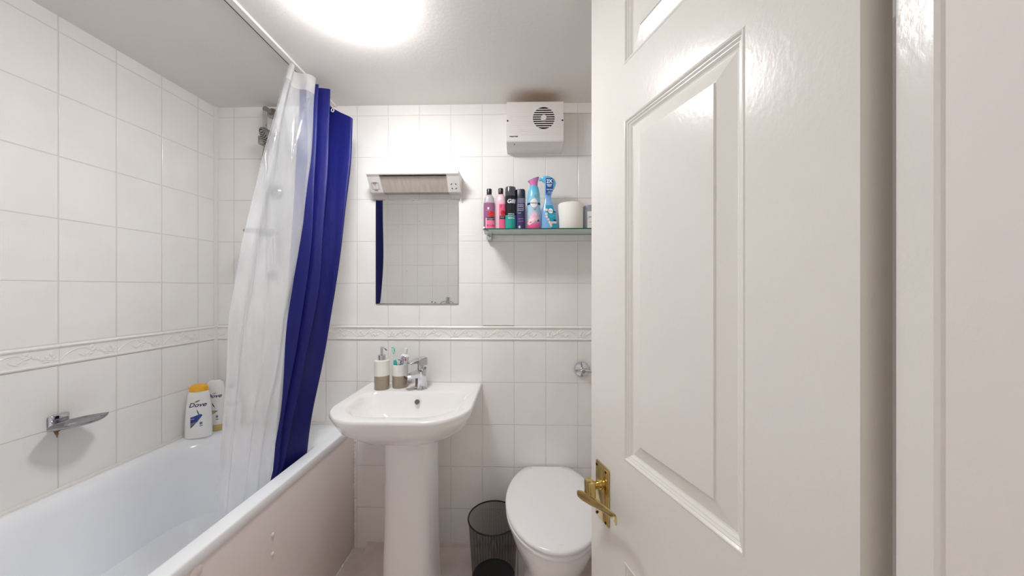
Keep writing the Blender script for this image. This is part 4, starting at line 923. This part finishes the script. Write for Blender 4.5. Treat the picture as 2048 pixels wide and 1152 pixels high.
b.text('COTTON', 0.0062, 0.008, h * 0.265, (140, 225, 240), 0.0015); b.text('FRESH', 0.0055, 0.008, h * 0.235, (140, 225, 240), 0.0015); b.patch('navy_square', 0.017, 0.027, h * 0.155, h * 0.19, ink((26, 44, 100)), 0.0014); b.patch('white_square', 0.015, 0.030, h * 0.12, h * 0.155, ink((220, 232, 242)), 0.0013)
# 7 toilet roll
YT_ = 1.474; r_ = (bx(1166, YT_) - bx(1116.5, YT_)) / 2; h = bh(410, YT_)
e = empty('toilet_roll', (bx(1141, YT_), YT_, S1), 'white toilet roll standing upright on the glass shelf', 'toilet roll')
bm = nbm(); lathe(bm, [(0.021, 0.0), (r_ - 0.002, 0.0), (r_, 0.003), (r_, h - 0.003), (r_ - 0.003, h), (0.021, h), (0.021, 0.0)], 56, cap0=False, cap1=False); obj('paper', bm, PAPER, e, ang=50)
bm = nbm(); lathe(bm, [(0.021, 0.0003), (0.021, h - 0.001), (0.0195, h - 0.001), (0.0195, 0.0003), (0.021, 0.0003)], 32, cap0=False, cap1=False); obj('cardboard_core', bm, mat('cardboard', (176, 156, 136), 0.9, noise=0.1), e)
# 8 cotton bud tub at the right end
YC = 1.480; h = bh(415, YC)
b = Bottle('cotton_bud_tub', (bx(1188.5, YC), YC, S1), 0.0, 'clear tub of cotton buds partly hidden by the open door', 'tub', 0.048, 0.034,
           [(0.97, 0), (1, 0.003), (1.0, h * 0.86), (1.0, h)], glass_mat('clear_tub', (222, 226, 232), 0.35), 3.0)
b.patch('blue_bud_tips', -0.043, 0.043, h * 0.80, h * 0.985, mat('bud_tips', (96, 124, 186), 0.6, var=(210, 216, 230), nscale=160, stretch=(6, 1, 0.2)), -0.001, nu=30)
b.patch('white_label', -0.036, 0.040, h * 0.06, h * 0.74, ink((226, 222, 222)), 0.0006)
b.text("Johnson's", 0.0125, -0.008, h * 0.52, (90, 120, 190), shear=0.25); b.text('cotton buds', 0.0075, -0.012, h * 0.32, (150, 160, 200)); b.patch('purple_heart', -0.016, -0.008, h * 0.12, h * 0.2, ink((150, 90, 170)), 0.0009, 'disc')

# ================================================================ ROLL HOLDER on the back wall
rc = at_y(1163, 738, D)
e = empty('towel_rail', (rc.x, D, rc.z), 'round chrome wall mount with a thin bar reaching behind the door', 'towel rail')
bm = nbm(); lathe(bm, [(0.034, 0), (0.035, 0.005), (0.032, 0.012), (0.022, 0.018), (0.012, 0.021), (0.010, 0.05), (0.008, 0.054)], 40, M=Matrix.Rotation(R(90), 4, 'X')); obj('wall_rose', bm, CHR, e)
bm = nbm(); tube(bm, [(-0.006, -0.046, 0), (0.085, -0.046, -0.001)], 0.0065, 12); ball(bm, (-0.007, -0.046, 0), (0.008, 0.008, 0.008), 12); obj('bar', bm, CHR, e)

# ================================================================ TOILET
LZ = 0.405
tc_ = c2r(0.158, 1.27); TX = 0.158 * math.cos(PSI) - 1.27 * math.sin(PSI)
e = empty('toilet', (TX, D, 0), 'white toilet with closed lid beside the mesh bin', 'toilet')
def egg(yf, yb, hw, z, back=0.6, n=60, sh=0.0):   # outline: rounded front at yf, straight-ish back at yb (distances in front of the wall)
    out = []
    ym = yb + (yf - yb) * 0.46
    for k in range(n):
        a = 2 * math.pi * k / n; c, s = math.cos(a), math.sin(a)
        if s <= 0:
            out.append(Vector((c * hw, -(ym + (-s) ** 1.0 * (yf - ym)), z)))
        else:
            q = (abs(c) ** 2.0 + abs(s) ** 2.0) ** -0.5
            x = c * hw; y = ym - s * (ym - yb) * 1.18; 
            if y < yb: y = yb
            out.append(Vector((x, -y, z)))
    return out
bm = nbm(); th = 0.018
YF_, YB_ = D - 1.045, 0.012
loft(bm, [egg(YF_ - 0.006, YB_, 0.176, LZ - th), egg(YF_ - 0.001, YB_, 0.183, LZ - th + 0.004), egg(YF_, YB_, 0.185, LZ - 0.008), egg(YF_ - 0.002, YB_, 0.183, LZ - 0.003), egg(YF_ - 0.008, YB_, 0.176, LZ), egg(YF_ - 0.06, YB_ + 0.02, 0.13, LZ + 0.002), egg(YF_ - 0.2, 0.15, 0.03, LZ + 0.003)], True, True, True)
lid = obj('lid', bm, SEATM, e, ang=60)
bm = nbm(); q = (D - 1.075); ball(bm, (0.006, -q, LZ + 0.0005), (0.012, 0.004, 0.0006), 12); obj('stain', bm, mat('yellow_mark', (232, 222, 205), 0.5), lid)
bm = nbm(); loft(bm, [egg(YF_ - 0.010, 0.03, 0.176, LZ - 0.040), egg(YF_ - 0.004, 0.03, 0.182, LZ - 0.036), egg(YF_ - 0.003, 0.03, 0.183, LZ - 0.023), egg(YF_ - 0.008, 0.03, 0.178, LZ - 0.0195)], True, True, True); obj('seat', bm, SEATM, e, ang=60)
bm = nbm(); loft(bm, [egg(YF_ - 0.012, 0.004, 0.173, LZ - 0.042), egg(YF_ - 0.012, 0.004, 0.172, LZ - 0.060), egg(YF_ - 0.020, 0.004, 0.168, LZ - 0.085), egg(YF_ - 0.055, 0.004, 0.150, LZ - 0.15), egg(YF_ - 0.11, 0.004, 0.125, LZ - 0.22), egg(YF_ - 0.15, 0.004, 0.112, LZ - 0.30), egg(YF_ - 0.15, 0.004, 0.112, 0.03), egg(YF_ - 0.145, 0.004, 0.118, 0.0)], True, True, True)
obj('pan', bm, CER, e, ang=60)
for x in (-0.07, 0.07):
    bm = nbm(); tube(bm, [(x - 0.016, -0.022, LZ - 0.012), (x + 0.016, -0.022, LZ - 0.012)], 0.009, 12); obj('hinge', bm, SEATM, e)

# ================================================================ MESH BIN
bcn = c2r(-0.078, 1.395); BH_, BR_, BRb = 0.272, 0.106, 0.088
e = empty('waste_bin', (bcn.x, bcn.y, 0), 'black wire mesh waste bin between the basin pedestal and toilet', 'bin')
MESH = bpy.data.materials.new('black_wire_mesh'); nt, p, o_ = nodes(MESH); p.inputs['Base Color'].default_value = (0.012, 0.012, 0.014, 1); p.inputs['Roughness'].default_value = 0.4; p.inputs['Metallic'].default_value = 0.3
B = NB(nt); tc = nt.nodes.new('ShaderNodeTexCoord'); sp = nt.nodes.new('ShaderNodeSeparateXYZ'); nt.links.new(tc.outputs['Object'], sp.inputs[0])
ang_ = B.m('ARCTAN2', sp.outputs[1], sp.outputs[0]); fu = B.m('FRACT', B.m('MULTIPLY', ang_, 34.0)); fv = B.m('FRACT', B.m('MULTIPLY', sp.outputs[2], 330.0))
sol = B.m('MAXIMUM', B.m('GREATER_THAN', fu, 0.70), B.m('GREATER_THAN', fv, 0.70))
tr = nt.nodes.new('ShaderNodeBsdfTransparent'); mx = nt.nodes.new('ShaderNodeMixShader'); nt.links.new(sol, mx.inputs[0]); nt.links.new(tr.outputs[0], mx.inputs[1]); nt.links.new(p.outputs[0], mx.inputs[2]); nt.links.new(mx.outputs[0], o_.inputs[0])
bm = nbm(); lathe(bm, [(BRb, 0.008), (BR_ - 0.001, BH_ - 0.003)], 72, cap0=False, cap1=False); obj('mesh_wall', bm, MESH, e)
bm = nbm(); tube(bm, [(math.cos(2 * math.pi * k / 64) * BR_, math.sin(2 * math.pi * k / 64) * BR_, BH_) for k in range(65)], 0.0032, 8, False); obj('rim', bm, mat('black_enamel', (22, 22, 24), 0.3), e)
bm = nbm(); lathe(bm, [(BRb + 0.001, 0.0), (BRb + 0.0015, 0.024), (BRb - 0.001, 0.025), (BRb - 0.003, 0.018), (0.01, 0.018)], 56); obj('base', bm, mat('black_tray', (16, 15, 18), 0.55), e)
bm = nbm(); box(bm, (BR_ - 0.004, -0.003, 0.01), (BR_ - 0.002, 0.003, BH_)); obj('seam', bm, BLK, e)

# ================================================================ TOILET BRUSH right of the toilet
e = empty('toilet_brush', (0.388, 1.47, 0), 'white toilet brush in its holder squeezed right of the toilet', 'toilet brush')
bm = nbm(); lathe(bm, [(0.044, 0), (0.046, 0.004), (0.040, 0.11), (0.036, 0.13), (0.014, 0.135)], 32); obj('holder', bm, PLW, e)
bm = nbm(); lathe(bm, [(0.012, 0.13), (0.014, 0.2), (0.022, 0.30), (0.022, 0.36), (0.012, 0.415), (0.003, 0.435)], 24); obj('handle', bm, PLW, e)

# ================================================================ SHAMPOO BOTTLES on the bath corner
def dove(name, px, pyt, y, rx, ry, rz, label, prof, capz, capm, detail, ww=1.0):
    x = at_y(px, 700, y).x; h = at_y(px, pyt, y).z - RIM
    b = Bottle(name, (x, y, RIM + 0.0008), rz, label, 'bottle', rx, ry, [(k, z * h) for k, z in prof], mat(name + '_white', (236, 236, 234), 0.22, noise=0.01), 2.3)
    detail(b, h); return b
def d1(b, h):
    bm = nbm(); rings = []
    for z, k in ((0.868, 0.93), (0.90, 0.95), (0.955, 0.95), (0.985, 0.88), (1.0, 0.6)):
        rings.append([Vector((math.cos(2 * math.pi * q / 32) * 0.0345 * k, math.sin(2 * math.pi * q / 32) * 0.019 * k, h * z - (0.006 * k if 0.96 < z < 1 else 0))) for q in range(32)])
    loft(bm, rings, True, True, True); obj('cap', bm, mat('yellow_cap', (240, 178, 34), 0.25, coat=0.3), b.e)
    b.text('Dove', 0.026, 0.002, h * 0.625, (28, 36, 84), shear=0.3, bold=0.0003); b.patch('gold_bird', -0.006, 0.012, h * 0.675, h * 0.71, ink((140, 124, 60)), 0.0008, lambda a, t: (-0.008 + 0.021 * a, h * (0.675 + 0.035 * a + 0.03 * math.sin(math.pi * a) * (t - 0.5))))
    b.patch('blue_swoosh', 0, 0, 0, 0, mat('blue_print', (34, 48, 130), 0.3, var=(60, 80, 150), nscale=60), 0.0007, lambda a, t: (-0.020 + 0.040 * a, h * (0.20 + 0.22 * a ** 1.2 + (0.205 * (1 - a) ** 0.6) * t)))
    b.patch('grey_swoosh', 0, 0, 0, 0, ink((120, 118, 110)), 0.0010, lambda a, t: (-0.020 + 0.026 * a, h * (0.225 + 0.09 * a + 0.07 * (1 - a) * t)))
    b.patch('drop', 0, 0, 0, 0, ink((70, 84, 120)), 0.0009, lambda a, t: (0.001 + 0.010 * t * t + 0.004 * a * math.sin(math.pi * t), h * (0.545 - 0.13 * t)))
    b.text('repair', 0.006, -0.012, h * 0.37, (230, 232, 245), 0.0014); b.patch('small_print', 0.011, 0.020, h * 0.255, h * 0.30, ink((110, 116, 150)), 0.0008); b.patch('blue_dash', 0.011, 0.021, h * 0.225, h * 0.238, ink((34, 40, 110)), 0.0009)
dove('shampoo_bottle', 397.5, 769, 1.408, 0.0465, 0.022, R(24), 'white shampoo bottle with yellow cap standing in the bath corner', [(0.98, 0), (1, 0.015), (0.98, 0.3), (0.90, 0.6), (0.80, 0.80), (0.74, 0.85), (0.68, 0.87)], 0.87, None, d1)
def d2(b, h):
    b.text('Dove', 0.024, 0.0, h * 0.70, (28, 36, 100), shear=0.3, bold=0.0003); b.patch('gold_bird', -0.004, 0.012, h * 0.735, h * 0.76, ink((190, 160, 70)), 0.0008, lambda a, t: (-0.006 + 0.018 * a, h * (0.745 + 0.015 * a + 0.02 * math.sin(math.pi * a) * (t - 0.5))))
    b.patch('gold_swoosh', 0, 0, 0, 0, mat('gold_print', (196, 176, 110), 0.3, var=(70, 76, 80), nscale=60), 0.0007, lambda a, t: (-0.018 + 0.034 * a, h * (0.30 + 0.10 * a + (0.13 * (1 - a)) * t)))
    b.patch('drop', 0, 0, 0, 0, ink((34, 44, 90)), 0.0009, lambda a, t: (-0.006 + 0.011 * t * t + 0.004 * a * math.sin(math.pi * t), h * (0.575 - 0.11 * t)))
    b.patch('small_print', 0.008, 0.016, h * 0.265, h * 0.31, ink((110, 116, 150)), 0.0008); b.patch('blue_dash', 0.008, 0.017, h * 0.225, h * 0.238, ink((34, 40, 110)), 0.0009)
    bm = nbm(); lathe(bm, [(0.0325, 0.0), (0.0335, 0.003), (0.0335, h * 0.11), (0.032, h * 0.12)], 36, sy=0.62); obj('cap', bm, mat('grey_gold_cap', (196, 176, 120), 0.3), b.e)
dove('conditioner_bottle', 431, 761, 1.474, 0.0345, 0.017, R(22), 'white conditioner bottle standing on its gold cap behind the yellow capped one', [(0.92, 0.115), (1, 0.14), (1.06, 0.4), (1.04, 0.7), (0.98, 0.86), (0.82, 0.96), (0.5, 1.0)], 0, None, d2)
def d3(b, h):
    b.text('Dove', 0.024, 0.004, h * 0.60, (40, 44, 84), shear=0.3, bold=0.0002); b.patch('blue_label', -0.024, -0.009, h * 0.215, h * 0.26, ink((44, 120, 190)), 0.0008); b.patch('pale_swoosh', 0, 0, 0, 0, ink((205, 204, 200)), 0.0007, lambda a, t: (-0.018 + 0.03 * a, h * (0.36 + 0.14 * a + 0.04 * t * (1 - a))))
    bm = nbm(); lathe(bm, [(0.010, h * 0.97), (0.010, h * 1.06), (0.008, h * 1.07)], 20); obj('cap', bm, mat('blue_cap', (120, 150, 200), 0.3), b.e)
dove('body_wash_bottle', 464, 775, 1.517, 0.039, 0.018, R(14), 'white curved body wash bottle mostly behind the clear curtain', [(0.80, 0), (0.88, 0.02), (1, 0.25), (0.98, 0.45), (0.82, 0.68), (0.6, 0.85), (0.42, 0.95), (0.3, 1.0)], 0, None, d3)

# ================================================================ chrome hook on the wall behind the camera (seen in the mirror)
e = empty('robe_hook', (-0.70, Y0, 1.115), 'small chrome double hook on the opposite wall reflected in the mirror', 'hook')
bm = nbm(); box(bm, (-0.018, 0.0, -0.03), (0.018, 0.008, 0.035), 0.004); 
for s in (-1, 1): tube(bm, smooth_path([(0, 0.006, 0.0), (s * 0.03, 0.03, -0.005), (s * 0.06, 0.045, -0.02), (s * 0.075, 0.045, -0.045)], 14), 0.005, 10)
obj('hook_arms', bm, CHR, e)
